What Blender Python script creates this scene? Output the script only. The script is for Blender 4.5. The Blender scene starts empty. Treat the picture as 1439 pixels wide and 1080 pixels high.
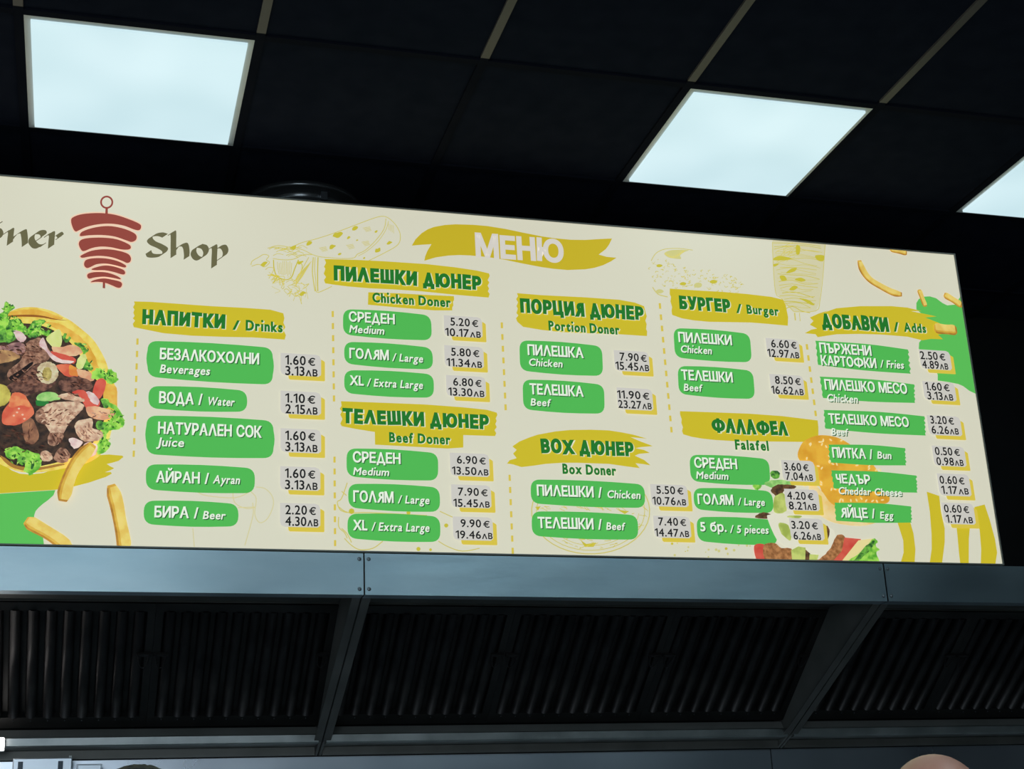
import bpy, bmesh, math, random
from mathutils import Vector, Matrix, noise

random.seed(7)
C = bpy.context.scene.collection
PI = math.pi

# ------------------------------------------------------------------ camera, world, lights, exposure
CZ = 1.6                                   # height of the phone above the floor
RX, RY, RZ, FPX = 0.3427, -0.04747, 0.28811, 2102.18
cy_, sy_ = math.cos(RZ), math.sin(RZ)
cp_, sp_ = math.cos(RX), math.sin(RX)
FWD = Vector((sy_*cp_, cy_*cp_, sp_))
_r = Vector((cy_, -sy_, 0)); _u = _r.cross(FWD)
RIGHT = math.cos(RY)*_r + math.sin(RY)*_u
UP = -math.sin(RY)*_r + math.cos(RY)*_u
cam_d = bpy.data.cameras.new('camera')
cam_d.sensor_width = 36.0
cam_d.lens = FPX/1439*36.0
cam_d.clip_start = 0.05
cam = bpy.data.objects.new('camera', cam_d)
C.objects.link(cam)
mw = Matrix((RIGHT, UP, -FWD)).transposed().to_4x4()
mw.translation = Vector((0, 0, CZ))
cam.matrix_world = mw
bpy.context.scene.camera = cam

w = bpy.data.worlds.new('world'); bpy.context.scene.world = w
w.use_nodes = True
w.node_tree.nodes['Background'].inputs[0].default_value = (0.55, 0.75, 1.0, 1)
w.node_tree.nodes['Background'].inputs[1].default_value = 0.03

vs = bpy.context.scene.view_settings
vs.view_transform = 'Standard'; vs.look = 'None'; vs.gamma = 1.0; vs.use_curve_mapping = False
vs.exposure = 0.0

def area(name, loc, rot, sx, sy, energy, col):
    d = bpy.data.lights.new(name, 'AREA'); d.shape = 'RECTANGLE'; d.size = sx; d.size_y = sy
    d.energy = energy; d.color = col
    o = bpy.data.objects.new(name, d); C.objects.link(o); o.location = loc; o.rotation_euler = rot
    return o
# added fill light behind the camera, as daylight from an unseen, made-up window
area('added_window_fill', (-1.6, -4.9, 1.9), (PI/2, 0, 0), 3.0, 2.4, 110, (0.75, 0.9, 1.0))

# ------------------------------------------------------------------ helpers
def srgb(r, g, b):
    f = lambda c: (c/255/12.92) if c <= 10.3 else ((c/255+0.055)/1.055)**2.4
    return (f(r), f(g), f(b))

MATS = {}
def principled(name, col, rough=0.5, metal=0.0, emit=None, es=0.0, spec=0.5):
    if name in MATS: return MATS[name]
    m = bpy.data.materials.new(name); m.use_nodes = True
    b = m.node_tree.nodes['Principled BSDF']
    b.inputs['Base Color'].default_value = (*col, 1)
    b.inputs['Roughness'].default_value = rough
    b.inputs['Metallic'].default_value = metal
    b.inputs['Specular IOR Level'].default_value = spec
    if emit:
        b.inputs['Emission Color'].default_value = (*emit, 1)
        b.inputs['Emission Strength'].default_value = es
    MATS[name] = m
    return m

def noisy(name, c1, c2, scale, rough=0.5, metal=0.0, stretch=(1, 1, 1), detail=4, rr=None, spec=0.5, lo=0.3, hi=0.7, bump=0.0):
    """principled with a two-tone procedural noise (object space)"""
    if name in MATS: return MATS[name]
    m = principled(name, c1, rough, metal, spec=spec)
    nt = m.node_tree; b = nt.nodes['Principled BSDF']
    tc = nt.nodes.new('ShaderNodeTexCoord'); mp = nt.nodes.new('ShaderNodeMapping')
    mp.inputs['Scale'].default_value = stretch
    nz = nt.nodes.new('ShaderNodeTexNoise'); nz.inputs['Scale'].default_value = scale; nz.inputs['Detail'].default_value = detail
    rp = nt.nodes.new('ShaderNodeValToRGB')
    rp.color_ramp.elements[0].position = lo; rp.color_ramp.elements[0].color = (*c1, 1)
    rp.color_ramp.elements[1].position = hi; rp.color_ramp.elements[1].color = (*c2, 1)
    nt.links.new(tc.outputs['Object'], mp.inputs['Vector']); nt.links.new(mp.outputs[0], nz.inputs['Vector'])
    nt.links.new(nz.outputs['Fac'], rp.inputs['Fac']); nt.links.new(rp.outputs[0], b.inputs['Base Color'])
    if rr:
        mr = nt.nodes.new('ShaderNodeMapRange'); mr.inputs['To Min'].default_value = rr[0]; mr.inputs['To Max'].default_value = rr[1]
        nt.links.new(nz.outputs['Fac'], mr.inputs['Value']); nt.links.new(mr.outputs[0], b.inputs['Roughness'])
    if bump:
        bp = nt.nodes.new('ShaderNodeBump'); bp.inputs['Strength'].default_value = bump; bp.inputs['Distance'].default_value = 0.02
        nt.links.new(nz.outputs['Fac'], bp.inputs['Height']); nt.links.new(bp.outputs[0], b.inputs['Normal'])
    return m

GLOW = 0.87                                 # the menu is a backlit light box: its printed film glows evenly
def ink(name, r, g, b):
    """translucent printed film over the light box"""
    if name in MATS: return MATS[name]
    c = srgb(r, g, b)
    return principled(name, tuple(0.45*k for k in c), 0.5, 0, c, GLOW, spec=0.15)

def ink_noise(name, c1, c2, scale=90, lo=0.38, hi=0.62, stretch=(1, 1, 1)):
    """printed photograph texture: two ink colours mottled"""
    if name in MATS: return MATS[name]
    m = noisy(name, srgb(*c1), srgb(*c2), scale, 0.45, 0, stretch, 5, spec=0.25, lo=lo, hi=hi)
    nt = m.node_tree; b = nt.nodes['Principled BSDF']
    rp = [n for n in nt.nodes if n.type == 'VALTORGB'][0]
    nt.links.new(rp.outputs[0], b.inputs['Emission Color'])
    b.inputs['Emission Strength'].default_value = GLOW
    return m

class MB:
    """collects faces for ONE mesh object"""
    def __init__(s): s.v = []; s.f = []; s.m = []; s.mats = []; s.smooth = []
    def mi(s, m):
        if m not in s.mats: s.mats.append(m)
        return s.mats.index(m)
    def add(s, verts, faces, mat, smooth=False):
        k = len(s.v); s.v += [tuple(p) for p in verts]; i = s.mi(mat)
        for f in faces:
            s.f.append([k+j for j in f]); s.m.append(i); s.smooth.append(smooth)
    def box(s, x0, x1, y0, y1, z0, z1, mat):
        s.hexa([(x0, y0, z0), (x1, y0, z0), (x1, y1, z0), (x0, y1, z0), (x0, y0, z1), (x1, y0, z1), (x1, y1, z1), (x0, y1, z1)], mat)
    def hexa(s, p, mat):
        s.add(p, [(0, 3, 2, 1), (4, 5, 6, 7), (0, 1, 5, 4), (1, 2, 6, 5), (2, 3, 7, 6), (3, 0, 4, 7)], mat)
    def prism(s, pts, axis, a, b, mat):
        """closed 2D outline pts extruded along axis from a to b"""
        n = len(pts)
        def P(p, t):
            return (t, p[0], p[1]) if axis == 'x' else ((p[0], t, p[1]) if axis == 'y' else (p[0], p[1], t))
        v = [P(p, a) for p in pts]+[P(p, b) for p in pts]
        f = [list(range(n))[::-1], list(range(n, 2*n))]+[(i, (i+1) % n, n+(i+1) % n, n+i) for i in range(n)]
        s.add(v, f, mat)
    def lathe(s, prof, c, mat, n=48, smooth=True):
        """profile [(r,z)] round a vertical axis through c"""
        v = []; f = []
        for r, z in prof:
            for k in range(n):
                a = 2*PI*k/n; v.append((c[0]+r*math.cos(a), c[1]+r*math.sin(a), c[2]+z))
        for i in range(len(prof)-1):
            for k in range(n):
                f.append((i*n+k, i*n+(k+1) % n, (i+1)*n+(k+1) % n, (i+1)*n+k))
        s.add(v, f, mat, smooth)
    def build(s, name, parent=None, bevel=0):
        me = bpy.data.meshes.new(name)
        me.from_pydata(s.v, [], s.f)
        for m in s.mats: me.materials.append(m)
        me.polygons.foreach_set('material_index', s.m)
        me.polygons.foreach_set('use_smooth', s.smooth)
        me.update()
        o = bpy.data.objects.new(name, me); C.objects.link(o)
        if parent: o.parent = parent; o.matrix_parent_inverse = parent.matrix_basis.inverted()
        if bevel:
            md = o.modifiers.new('bevel', 'BEVEL'); md.width = bevel; md.segments = 2; md.limit_method = 'ANGLE'
        return o

def empty(name, loc):
    o = bpy.data.objects.new(name, None); C.objects.link(o); o.location = loc; o.empty_display_size = .05
    return o
def tag(o, label=None, cat=None, group=None, kind=None):
    if label: o['label'] = label
    if cat: o['category'] = cat
    if group: o['group'] = group
    if kind: o['kind'] = kind
    return o
def copy_tree(o, parent=None):
    c = o.copy(); C.objects.link(c)
    if parent: c.parent = parent
    for ch in list(o.children): copy_tree(ch, c)
    return c

# ------------------------------------------------------------------ the room
HC = CZ+2.1857                              # lamp faces in the suspended ceiling
GX, GY, MOD = -0.2331, 3.3971, 0.6          # ceiling grid origin and module
WY = 4.85                                   # back wall
BY = 4.0                                    # plane of the menu board and of the hood front

m_tile = noisy('black_ceiling_tile', (0.013, 0.016, 0.027), (0.018, 0.021, 0.034), 14, 1.0, spec=0.0)
m_bar = noisy('grey_grid_steel', (0.10, 0.085, 0.082), (0.13, 0.112, 0.106), 5, 0.5, spec=0.4)
m_bar_shade = noisy('shaded_grid_steel', (0.009, 0.0105, 0.017), (0.013, 0.0145, 0.022), 5, 0.9, spec=0.02)
m_wall = noisy('black_wall_paint', (0.004, 0.0045, 0.005), (0.007, 0.0075, 0.008), 6, 0.7, spec=0.25)
m_side = noisy('grey_wall_paint', (0.05, 0.055, 0.06), (0.07, 0.075, 0.08), 6, 0.7)
m_floor = noisy('grey_floor_tile', (0.46, 0.46, 0.45), (0.55, 0.54, 0.52), 4, 0.4)

mb = MB(); mb.box(-5, 6.5, -5, 5, -0.1, 0, m_floor); tag(mb.build('floor'), kind='structure')
mb = MB(); mb.box(-5, 6.5, -5, 5, HC+0.010, HC+0.06, m_tile); tag(mb.build('ceiling'), kind='structure')
mb = MB(); mb.box(-5, 6.5, WY, WY+0.12, 0, HC+0.010, m_wall); tag(mb.build('wall_back'), kind='structure')
mb = MB(); mb.box(-5.12, -5, -5, WY, 0, HC+0.010, m_side); tag(mb.build('wall_left'), kind='structure')
mb = MB(); mb.box(6.5, 6.62, -5, WY, 0, HC+0.010, m_side); tag(mb.build('wall_right'), kind='structure')
# unseen shop front wall, with an opening made up for the added fill light
mb = MB()
mb.box(-5, -3.1, -5.12, -5, 0, HC+.01, m_side); mb.box(-0.1, 6.5, -5.12, -5, 0, HC+.01, m_side)
mb.box(-3.1, -0.1, -5.12, -5, 0, 0.7, m_side); mb.box(-3.1, -0.1, -5.12, -5, 3.1, HC+.01, m_side)
tag(mb.build('wall_front'), kind='structure')

# suspension grid (one continuous trim)
mb = MB()
i0, i1 = -7, 11
for i in range(i0, i1+1):
    x = GX+i*MOD
    mb.box(x-0.012, x+0.012, -5, GY-0.025, HC+0.003, HC+0.012, m_bar)
    mb.box(x-0.012, x+0.012, GY-0.025, WY, HC+0.003, HC+0.012, m_bar_shade)   # same bars by the wall, their shade put into a darker colour
for j in range(-13, 3):
    y = GY+j*MOD
    mb.box(-5, 6.5, y-0.012, y+0.012, HC+0.0035, HC+0.0125, m_bar_shade)  # cross bars take the same shade in their colour
tag(mb.build('trim_1'), kind='structure')

# ------------------------------------------------------------------ recessed LED panels
m_frame = noisy('white_panel_frame', (0.75, 0.75, 0.72), (0.80, 0.80, 0.78), 8, 0.4)
def diffuser_mat():
    m = principled('led_diffuser', (0.8, 0.8, 0.8), 0.4, 0, (0.6, 0.84, 0.88), 1.0)
    nt = m.node_tree; b = nt.nodes['Principled BSDF']
    tc = nt.nodes.new('ShaderNodeTexCoord')
    nz = nt.nodes.new('ShaderNodeTexNoise'); nz.inputs['Scale'].default_value = 3.0; nz.inputs['Detail'].default_value = 1
    rp = nt.nodes.new('ShaderNodeValToRGB')
    rp.color_ramp.elements[0].position = 0.3; rp.color_ramp.elements[0].color = (*srgb(198, 227, 234), 1)
    rp.color_ramp.elements[1].position = 0.7; rp.color_ramp.elements[1].color = (*srgb(214, 240, 246), 1)
    nt.links.new(tc.outputs['Object'], nz.inputs['Vector']); nt.links.new(nz.outputs['Fac'], rp.inputs['Fac'])
    nt.links.new(rp.outputs[0], b.inputs['Emission Color'])
    b.inputs['Base Color'].default_value = (0.05, 0.05, 0.05, 1)
    return m
m_diff = diffuser_mat()
def make_light(md_):
    root = empty('ceiling_light', (0, 0, 0))
    S = 0.5777/2; I = S-0.017
    f = MB()
    for a in range(4):                       # four mitred rails
        def R(x, y):
            for _ in range(a): x, y = -y, x
            return x, y
        o1, o2 = R(-S, -S), R(S, -S); n1, n2 = R(-I, -I), R(I, -I)
        lo, hi, rec = 0.004, 0.0095, 0.003
        f.add([(*o1, lo), (*o2, lo), (*n2, lo), (*n1, lo), (*o1, hi), (*o2, hi), (*n2, hi), (*n1, hi)],
              [(0, 3, 2, 1), (0, 1, 5, 4), (2, 3, 7, 6), (4, 5, 6, 7), (0, 4, 7, 3), (1, 2, 6, 5)], m_frame)
    f.build('frame', root)
    d = MB(); d.box(-I+.0005, I-.0005, -I+.0005, I-.0005, -0.003, 0.008, md_); d.build('diffuser', root)   # the lens stands a little proud of its frame
    return root
lamp0 = make_light(m_diff)
m_diff_fill = principled('led_diffuser_fill', (0.05, 0.05, 0.05), 0.4, 0, (0.60, 0.88, 1.0), 6.5)
fill_lamp = make_light(m_diff_fill)
lamps = [(0, 0, 'square ceiling light panel at left, above the shop name on the menu board'),
         (3, 0, 'square ceiling light panel in the middle, above the burger heading of the menu board'),
         (5, 0, 'square ceiling light panel cut by the right edge of the picture')]
for a, b in ((0, -3), (3, -3), (0, -6), (3, -6), (-3, -6), (0, -9), (3, -9), (-3, -9), (-3, -3), (6, -6), (6, -9)):  # added lamps out of view, stronger than the seen ones to light the steel
    lamps.append((a, b, None))
words = {-3: 'second', -6: 'third', -9: 'fourth'}; cols = {-3: 'first', 0: 'second', 3: 'third', 6: 'fourth'}
for n, (i, j, lab) in enumerate(lamps):
    o = (lamp0 if n == 0 else copy_tree(lamp0)) if j == 0 else (fill_lamp if n == 3 else copy_tree(fill_lamp))
    o.location = (GX+(i+.5)*MOD, GY+(j+.5)*MOD, HC)
    if lab is None:
        lab = 'added unseen ceiling light panel, %s row from the menu wall, %s column from left' % (words[j], cols[i])
    tag(o, lab, 'ceiling light', 'LED panels in the black ceiling')

# ------------------------------------------------------------------ extractor hood
m_steel = noisy('stainless_steel', (0.44, 0.54, 0.60), (0.56, 0.66, 0.71), 3.0, 0.3, 1.0, (1, 1, 3), 4, rr=(0.20, 0.48), bump=0.12)
m_steel_in = noisy('greasy_steel', (0.10, 0.10, 0.092), (0.17, 0.166, 0.155), 6, 0.45, 0.6, (1, 1, 1), 4, rr=(0.35, 0.6))
m_gutter = noisy('gutter_steel', (0.36, 0.38, 0.38), (0.52, 0.54, 0.54), 10, 0.35, 1.0, (1, 1, 1), 4, rr=(0.25, 0.5))
m_bolt = principled('bolt_steel', (0.28, 0.30, 0.32), 0.35, 1.0)
m_plate = noisy('dull_steel', (0.14, 0.145, 0.135), (0.20, 0.20, 0.19), 6, 0.55, 0.25, (1, 1, 1), 4)
m_ffr = noisy('black_filter_frame', (0.02, 0.02, 0.02), (0.04, 0.038, 0.037), 9, 0.5, 0.7, (1, 1, 1), 4)
m_filter = noisy('blackened_filter', (0.024, 0.0225, 0.0235), (0.056, 0.052, 0.052), 9, 0.40, 0.85, (1, 1, 1), 4, rr=(0.32, 0.55))

FT, FB = CZ+0.969, CZ+0.853                  # top and bottom of the steel front
HOODX = [-0.865, 0.736, 2.338, 3.940]
def screw(root, x, z):
    s = MB()
    n = 10; v = [(x, BY-0.0045, z)]; v += [(x+0.0042*math.cos(2*PI*k/n), BY-0.003, z+0.0042*math.sin(2*PI*k/n)) for k in range(n)]
    v += [(x+0.006*math.cos(2*PI*k/n), BY+0.0005, z+0.006*math.sin(2*PI*k/n)) for k in range(n)]
    f = [(0, 1+(k+1) % n, 1+k) for k in range(n)]+[(1+k, 1+(k+1) % n, 1+n+(k+1) % n, 1+n+k) for k in range(n)]
    s.add(v, f, m_bolt); s.build('screw', root)
def hood(x0, x1, label):
    root = empty('extractor_hood', ((x0+x1)/2, BY+0.4, CZ+0.55))
    g = 0.0022
    a, b = x0+g, x1-g
    f = MB()                                  # folded front: face, returned top and bottom lips
    prof = [(BY, FB), (BY, FT), (BY+0.05, FT), (BY+0.05, FT-0.002), (BY+0.002, FT-0.002), (BY+0.002, FB+0.002), (BY+0.045, FB+0.002), (BY+0.045, FB)]
    f.prism(prof, 'x', a, b, m_steel); f.build('front_panel', root)
    for xx in ((a, a+0.008), (b-0.008, b)):   # triangular end plates with a folded edge
        s = MB()
        s.prism([(BY+0.046, FB+0.004), (BY+0.046, FT-0.004), (WY-0.003, FT-0.004), (WY-0.003, CZ+0.515), (WY-0.095, CZ+0.548)], 'x', xx[0], xx[1], m_plate)
        lo = xx[0]-(0 if xx[0] == a else 0.016); hi = xx[1]+(0.016 if xx[0] == a else 0)
        s.prism([(BY+0.046, FB+0.001), (BY+0.046, FB+0.004), (WY-0.095, CZ+0.5505), (WY-0.095, CZ+0.5475)], 'x', lo, hi, m_steel_in)
        s.build('end_plate', root)
    t = MB(); t.box(a+0.009, b-0.009, BY+0.051, WY-0.004, FT-0.008, FT-0.004, m_steel_in); t.build('top_plate', root)
    r = MB(); r.prism([(BY+0.046, FB+0.004), (BY+0.30, FB+0.052), (BY+0.30, FB+0.055), (BY+0.046, FB+0.007)], 'x', a+0.010, b-0.010, m_steel_in)
    r.prism([(BY+0.30, FB+0.052), (BY+0.352, FB+0.052), (BY+0.352, FB+0.047), (BY+0.356, FB+0.047), (BY+0.356, FB+0.057), (BY+0.30, FB+0.057)], 'x', a+0.010, b-0.010, m_steel_in)
    r.build('filter_rail', root)
    q = MB()                                  # grease gutter along the bottom
    q.prism([(BY+0.748, CZ+0.547), (BY+0.744, CZ+0.568), (BY+0.747, CZ+0.5705), (BY+0.751, CZ+0.568), (BY+0.754, CZ+0.549), (WY-0.004, CZ+0.546), (WY-0.004, CZ+0.542), (BY+0.752, CZ+0.543)], 'x', a+0.010, b-0.010, m_gutter)
    q.prism([(BY+0.756, CZ+0.549), (BY+0.788, CZ+0.598), (BY+0.791, CZ+0.597), (BY+0.759, CZ+0.548)], 'x', a+0.010, b-0.010, m_plate)
    q.build('grease_gutter', root)
    k = MB(); k.box(a+0.010, b-0.010, WY-0.02, WY-0.004, CZ+0.515, CZ+0.541, m_steel_in); k.build('wall_lip', root)
    for x in (a+0.011, b-0.011):
        for z in (FT-0.016, FB+0.016): screw(root, x, z)
    tag(root, label, 'extractor hood', 'extractor hood units over the counter')
    return root
hood(HOODX[0], HOODX[1], 'left steel extractor hood unit, brightest front, under the drinks list')
hood(HOODX[1], HOODX[2], 'middle steel extractor hood unit, between both screwed joints of the front')
hood(HOODX[2], HOODX[3], 'right steel extractor hood unit, darkest front, running past the menu board end')

# grease filters lie on the sloping plane inside the hoods
F0 = Vector((0, 4.362, CZ+0.900)); F1 = Vector((0, 4.775, CZ+0.605))
FDIR = (F1-F0).normalized(); FLEN = (F1-F0).length
FN = Vector((0, -FDIR.z, FDIR.y)); FN = FN if FN.y < 0 else -FN       # towards the room
def make_filter():
    root = empty('grease_filter', (0, 0, 0)); Wd = 0.526
    def P(u, v, h):
        p = F0+FDIR*v+FN*h; return (u, p.y, p.z)
    fr = MB()
    def bar(u0, u1, v0, v1, h0, h1, mat=m_ffr):
        fr.hexa([P(u0, v0, h0), P(u1, v0, h0), P(u1, v1, h0), P(u0, v1, h0), P(u0, v0, h1), P(u1, v0, h1), P(u1, v1, h1), P(u0, v1, h1)], mat)
    bar(0, Wd, 0, 0.032, -0.02, 0.004); bar(0, Wd, FLEN-0.045, FLEN, -0.02, 0.004)
    bar(0, 0.022, 0.032, FLEN-0.045, -0.02, 0.004); bar(Wd-0.022, Wd, 0.032, FLEN-0.045, -0.02, 0.004)
    bar(0.022, Wd-0.022, 0.032, FLEN-0.045, -0.022, -0.018)
    sl = MB()                                 # rounded baffle channels
    n = 10; pitch = 0.049; c0 = 0.0425
    for k in range(n):
        u = c0+k*pitch; prof = [(-0.017, -0.016), (-0.0165, -0.004), (-0.012, 0.004), (-0.004, 0.0075), (0.004, 0.0075), (0.012, 0.004), (0.0165, -0.004), (0.017, -0.016)]
        v = []; f = []
        for vv in (0.030, FLEN-0.044):
            v += [P(u+a, vv, h) for a, h in prof]
        m = len(prof)
        for i in range(m-1): f.append((i, i+1, m+i+1, m+i))
        f.append(tuple(range(m))); f.append(tuple(range(2*m-1, m-1, -1)))
        sl.add(v, f, m_filter, True)
    sl.build('baffle_slats', root)
    rv = fr                                   # added bright studs along the bottom edge, standing in for lit drain holes
    for k in range(n):
        u = c0+k*pitch
        rv.hexa([P(u-.002, FLEN-0.034, 0.003), P(u+.002, FLEN-0.034, 0.003), P(u+.002, FLEN-0.029, 0.003), P(u-.002, FLEN-0.029, 0.003),
                 P(u-.001, FLEN-0.033, 0.006), P(u+.001, FLEN-0.033, 0.006), P(u+.001, FLEN-0.030, 0.006), P(u-.001, FLEN-0.030, 0.006)], m_bolt)
    fr.build('frame', root)
    for u in (0.0245, Wd-0.0245):               # folding wire handles next to both edges
        h = MB(); pts = []
        for k in range(13):
            a = PI*k/12; pts.append(Vector(P(u+0.016*math.cos(a)*0.9, 0.20+0.045*math.sin(a), 0.012+0.004*math.sin(a))))
        h2 = []
        for i, p in enumerate(pts):
            d = (pts[min(i+1, 12)]-pts[max(i-1, 0)]).normalized(); s1 = d.cross(FN).normalized()
            for q in range(6):
                b = 2*PI*q/6; h2.append(p+0.0022*(math.cos(b)*s1+math.sin(b)*FN))
        h.add(h2, [(i*6+q, i*6+(q+1) % 6, i*6+6+(q+1) % 6, i*6+6+q) for i in range(12) for q in range(6)], m_filter, True)
        h.hexa([P(u-0.022, 0.192, 0.004), P(u+0.022, 0.192, 0.004), P(u+0.022, 0.206, 0.004), P(u-0.022, 0.206, 0.004),
                P(u-0.02, 0.194, 0.011), P(u+0.02, 0.194, 0.011), P(u+0.02, 0.204, 0.011), P(u-0.02, 0.204, 0.011)], m_filter)
        h.build('handle', root)
    return root
flt0 = make_filter()
place = [(0, 0, 'blackened baffle grease filter mostly outside the left edge, left hood unit'),
         (0, 1, 'black grease filter with the shiniest slats, left of the seam in the left hood unit'),
         (0, 2, 'black grease filter right of the seam, against the end plate of the left hood unit'),
         (1, 0, 'blackened baffle grease filter first from the left in the middle hood unit'),
         (1, 1, 'blackened baffle grease filter second from the left in the middle hood unit'),
         (1, 2, 'black grease filter against the wide end plate on the right of the middle hood unit'),
         (2, 0, 'blackened baffle grease filter first from the left in the right hood unit'),
         (2, 1, 'blackened baffle grease filter cut by the right edge, second in the right hood unit'),
         (2, 2, 'black grease filter at the far right end of the right hood unit, outside the picture')]
for n, (u, k, lab) in enumerate(place):
    o = flt0 if n == 0 else copy_tree(flt0)
    o.location = (HOODX[u]+0.010+0.0005+k*0.5268, 0, 0)
    tag(o, lab, 'grease filter', 'baffle grease filters in the hoods')

# steel cladding sheets on the wall under the hoods, a seam between them
m_clad = noisy('wall_steel_sheet', (0.55, 0.58, 0.65), (0.68, 0.70, 0.77), 2.5, 0.3, 1.0, (1, 1, 0.6), 3, rr=(0.22, 0.36), bump=0.015)
mb = MB(); mb.box(-3, 2.302, WY-0.003, WY, 0, CZ+0.512, m_clad); tag(mb.build('trim_2'), kind='structure')
mb = MB(); mb.box(2.306, 5, WY-0.003, WY, 0, CZ+0.512, m_clad); tag(mb.build('trim_3'), kind='structure')

# ------------------------------------------------------------------ black duct rising behind the board
m_duct = principled('black_duct', (0.012, 0.013, 0.014), 0.22, 0.3)
m_collar = principled('duct_collar', (0.14, 0.145, 0.15), 0.25, 0.8)
dc = (0.612, 4.352, 0)
duct = empty('exhaust_duct', (dc[0], dc[1], FT))
mb = MB(); mb.lathe([(0.150, FT+0.001), (0.150, HC-0.03)], dc, m_duct)
mb.build('pipe', duct)
mb = MB(); mb.lathe([(0.1505, HC-0.055), (0.157, HC-0.055), (0.159, HC-0.050), (0.157, HC-0.045), (0.157, HC-0.016), (0.186, HC-0.014), (0.191, HC-0.008), (0.191, HC+0.004), (0.15, HC+0.004)], dc, m_collar)
mb.build('ceiling_collar', duct)
mb = MB(); mb.box(dc[0]+0.035, dc[0]+0.055, dc[1]-0.172, dc[1]-0.150, HC-0.048, HC-0.020, m_bolt); mb.build('clamp', duct)
tag(duct, 'round black exhaust duct with a ceiling collar, half hidden behind the menu board', 'duct')

# ------------------------------------------------------------------ menu board (light box)
def B(x, y):
    """photo measurement -> (X, Z) on the board plane"""
    d = ((x-719.5)/FPX)*RIGHT-((y-540)/FPX)*UP+FWD
    t = BY/d.y
    return (d.x*t, CZ+d.z*t)
BX0, BX1, BZ0, BZ1 = -0.78, 2.7589, CZ+0.9714, CZ+2.0383
board = empty('menu_board', ((BX0+BX1)/2, BY+0.04, BZ0))
tag(board, 'long cream backlit menu board with green item labels, standing on the steel hoods', 'menu board')
m_cream = ink('cream_film', 217, 214, 192)
m_edge = principled('board_edge', (0.22, 0.22, 0.19), 0.45, 0.0)
m_black_back = principled('board_back', (0.01, 0.01, 0.01), 0.6)
mb = MB(); mb.box(BX0+.004, BX1-.004, BY, BY+0.003, BZ0+.004, BZ1-.004, m_cream); mb.build('printed_panel', board)
mb = MB()
for (a, b, c, d) in ((BX0, BX1, BZ0, BZ0+.004), (BX0, BX1, BZ1-.004, BZ1), (BX0, BX0+.004, BZ0+.004, BZ1-.004), (BX1-.004, BX1, BZ0+.004, BZ1-.004)):
    mb.box(a, b, BY-0.004, BY+0.08, c, d, m_edge)
mb.box(BX0+.004, BX1-.004, BY+0.074, BY+0.08, BZ0+.004, BZ1-.004, m_black_back)
mb.build('frame', board)

STEP = 0.00004
def lay(mb, pts, mat, L):
    """flat printed shape from (X,Z) outline at print layer L"""
    out = []
    for p in pts:
        if not out or (p[0]-out[-1][0])**2+(p[1]-out[-1][1])**2 > 1e-10: out.append(p)
    a = sum(out[i][0]*out[(i+1) % len(out)][1]-out[(i+1) % len(out)][0]*out[i][1] for i in range(len(out)))
    if a < 0: out = out[::-1]
    # keep the print inside the board
    out = [(min(max(x, BX0+.0042), BX1-.0042), min(max(z, BZ0+.0042), BZ1-.0042)) for x, z in out]
    from mathutils.geometry import tessellate_polygon
    tri = tessellate_polygon([[Vector((x, z, 0)) for x, z in out]])
    y = BY-STEP*L
    v = [(x, y, z) for x, z in out]
    f = []
    for t in tri:
        p, q, r = (out[i] for i in t)
        s = (q[0]-p[0])*(r[1]-p[1])-(r[0]-p[0])*(q[1]-p[1])
        if abs(s) > 1e-12: f.append(t if s > 0 else t[::-1])
    mb.add(v, f, mat)
def px(mb, pts, mat, L, smooth=False, wob=0.0, sub=4):
    """the same from photo measurements, optionally rounded and roughened"""
    if smooth: pts = crom(pts, sub)
    q = [B(*p) for p in pts]
    if wob: q = [(x+random.uniform(-wob, wob), z+random.uniform(-wob, wob)) for x, z in q]
    lay(mb, q, mat, L)
def crom(p, n=4, closed=True):
    out = []; N = len(p)
    for i in range(N if closed else N-1):
        g = (lambda k: p[k % N]) if closed else (lambda k: p[min(max(k, 0), N-1)])
        a, b, c, d = g(i-1), g(i), g(i+1), g(i+2)
        for k in range(n):
            t = k/n
            out.append(tuple(0.5*(2*b[j]+(c[j]-a[j])*t+(2*a[j]-5*b[j]+4*c[j]-d[j])*t*t+(3*b[j]-a[j]-3*c[j]+d[j])*t**3) for j in (0, 1)))
    if not closed: out.append(p[-1])
    return out
def rag(a, b, n, amp):
    """dry-brush edge from a to b"""
    out = []; dx, dy = b[0]-a[0], b[1]-a[1]; l = math.hypot(dx, dy); nx, ny = dy/l, -dx/l
    for k in range(1, n):
        t = (k+random.uniform(-.3, .3))/n; s = (amp if k % 2 else -amp)*random.uniform(.35, 1)
        out.append((a[0]+dx*t+nx*s, a[1]+dy*t+ny*s))
    return out
def stroke(mb, pts, wd, mat, L, closed=False, taper=False):
    """thin printed line; wd in metres"""
    q = [B(*p) for p in pts]
    if closed: q.append(q[0])
    Lf = []; Rt = []
    for i, p in enumerate(q):
        a, b = q[max(i-1, 0)], q[min(i+1, len(q)-1)]
        d = math.hypot(b[0]-a[0], b[1]-a[1]) or 1e-6
        h = wd/2*((0.25+0.75*math.sin(PI*i/(len(q)-1))) if taper else 1)
        nx, nz = -(b[1]-a[1])/d*h, (b[0]-a[0])/d*h
        Lf.append((p[0]+nx, p[1]+nz)); Rt.append((p[0]-nx, p[1]-nz))
    y = BY-STEP*L
    cl = lambda p: (min(max(p[0], BX0+.0042), BX1-.0042), y, min(max(p[1], BZ0+.0042), BZ1-.0042))
    v = [cl(p) for p in Lf]+[cl(p) for p in Rt]; n = len(q)
    mb.add(v, [(i+1, i, n+i, n+i+1) for i in range(n-1)], mat)
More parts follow.
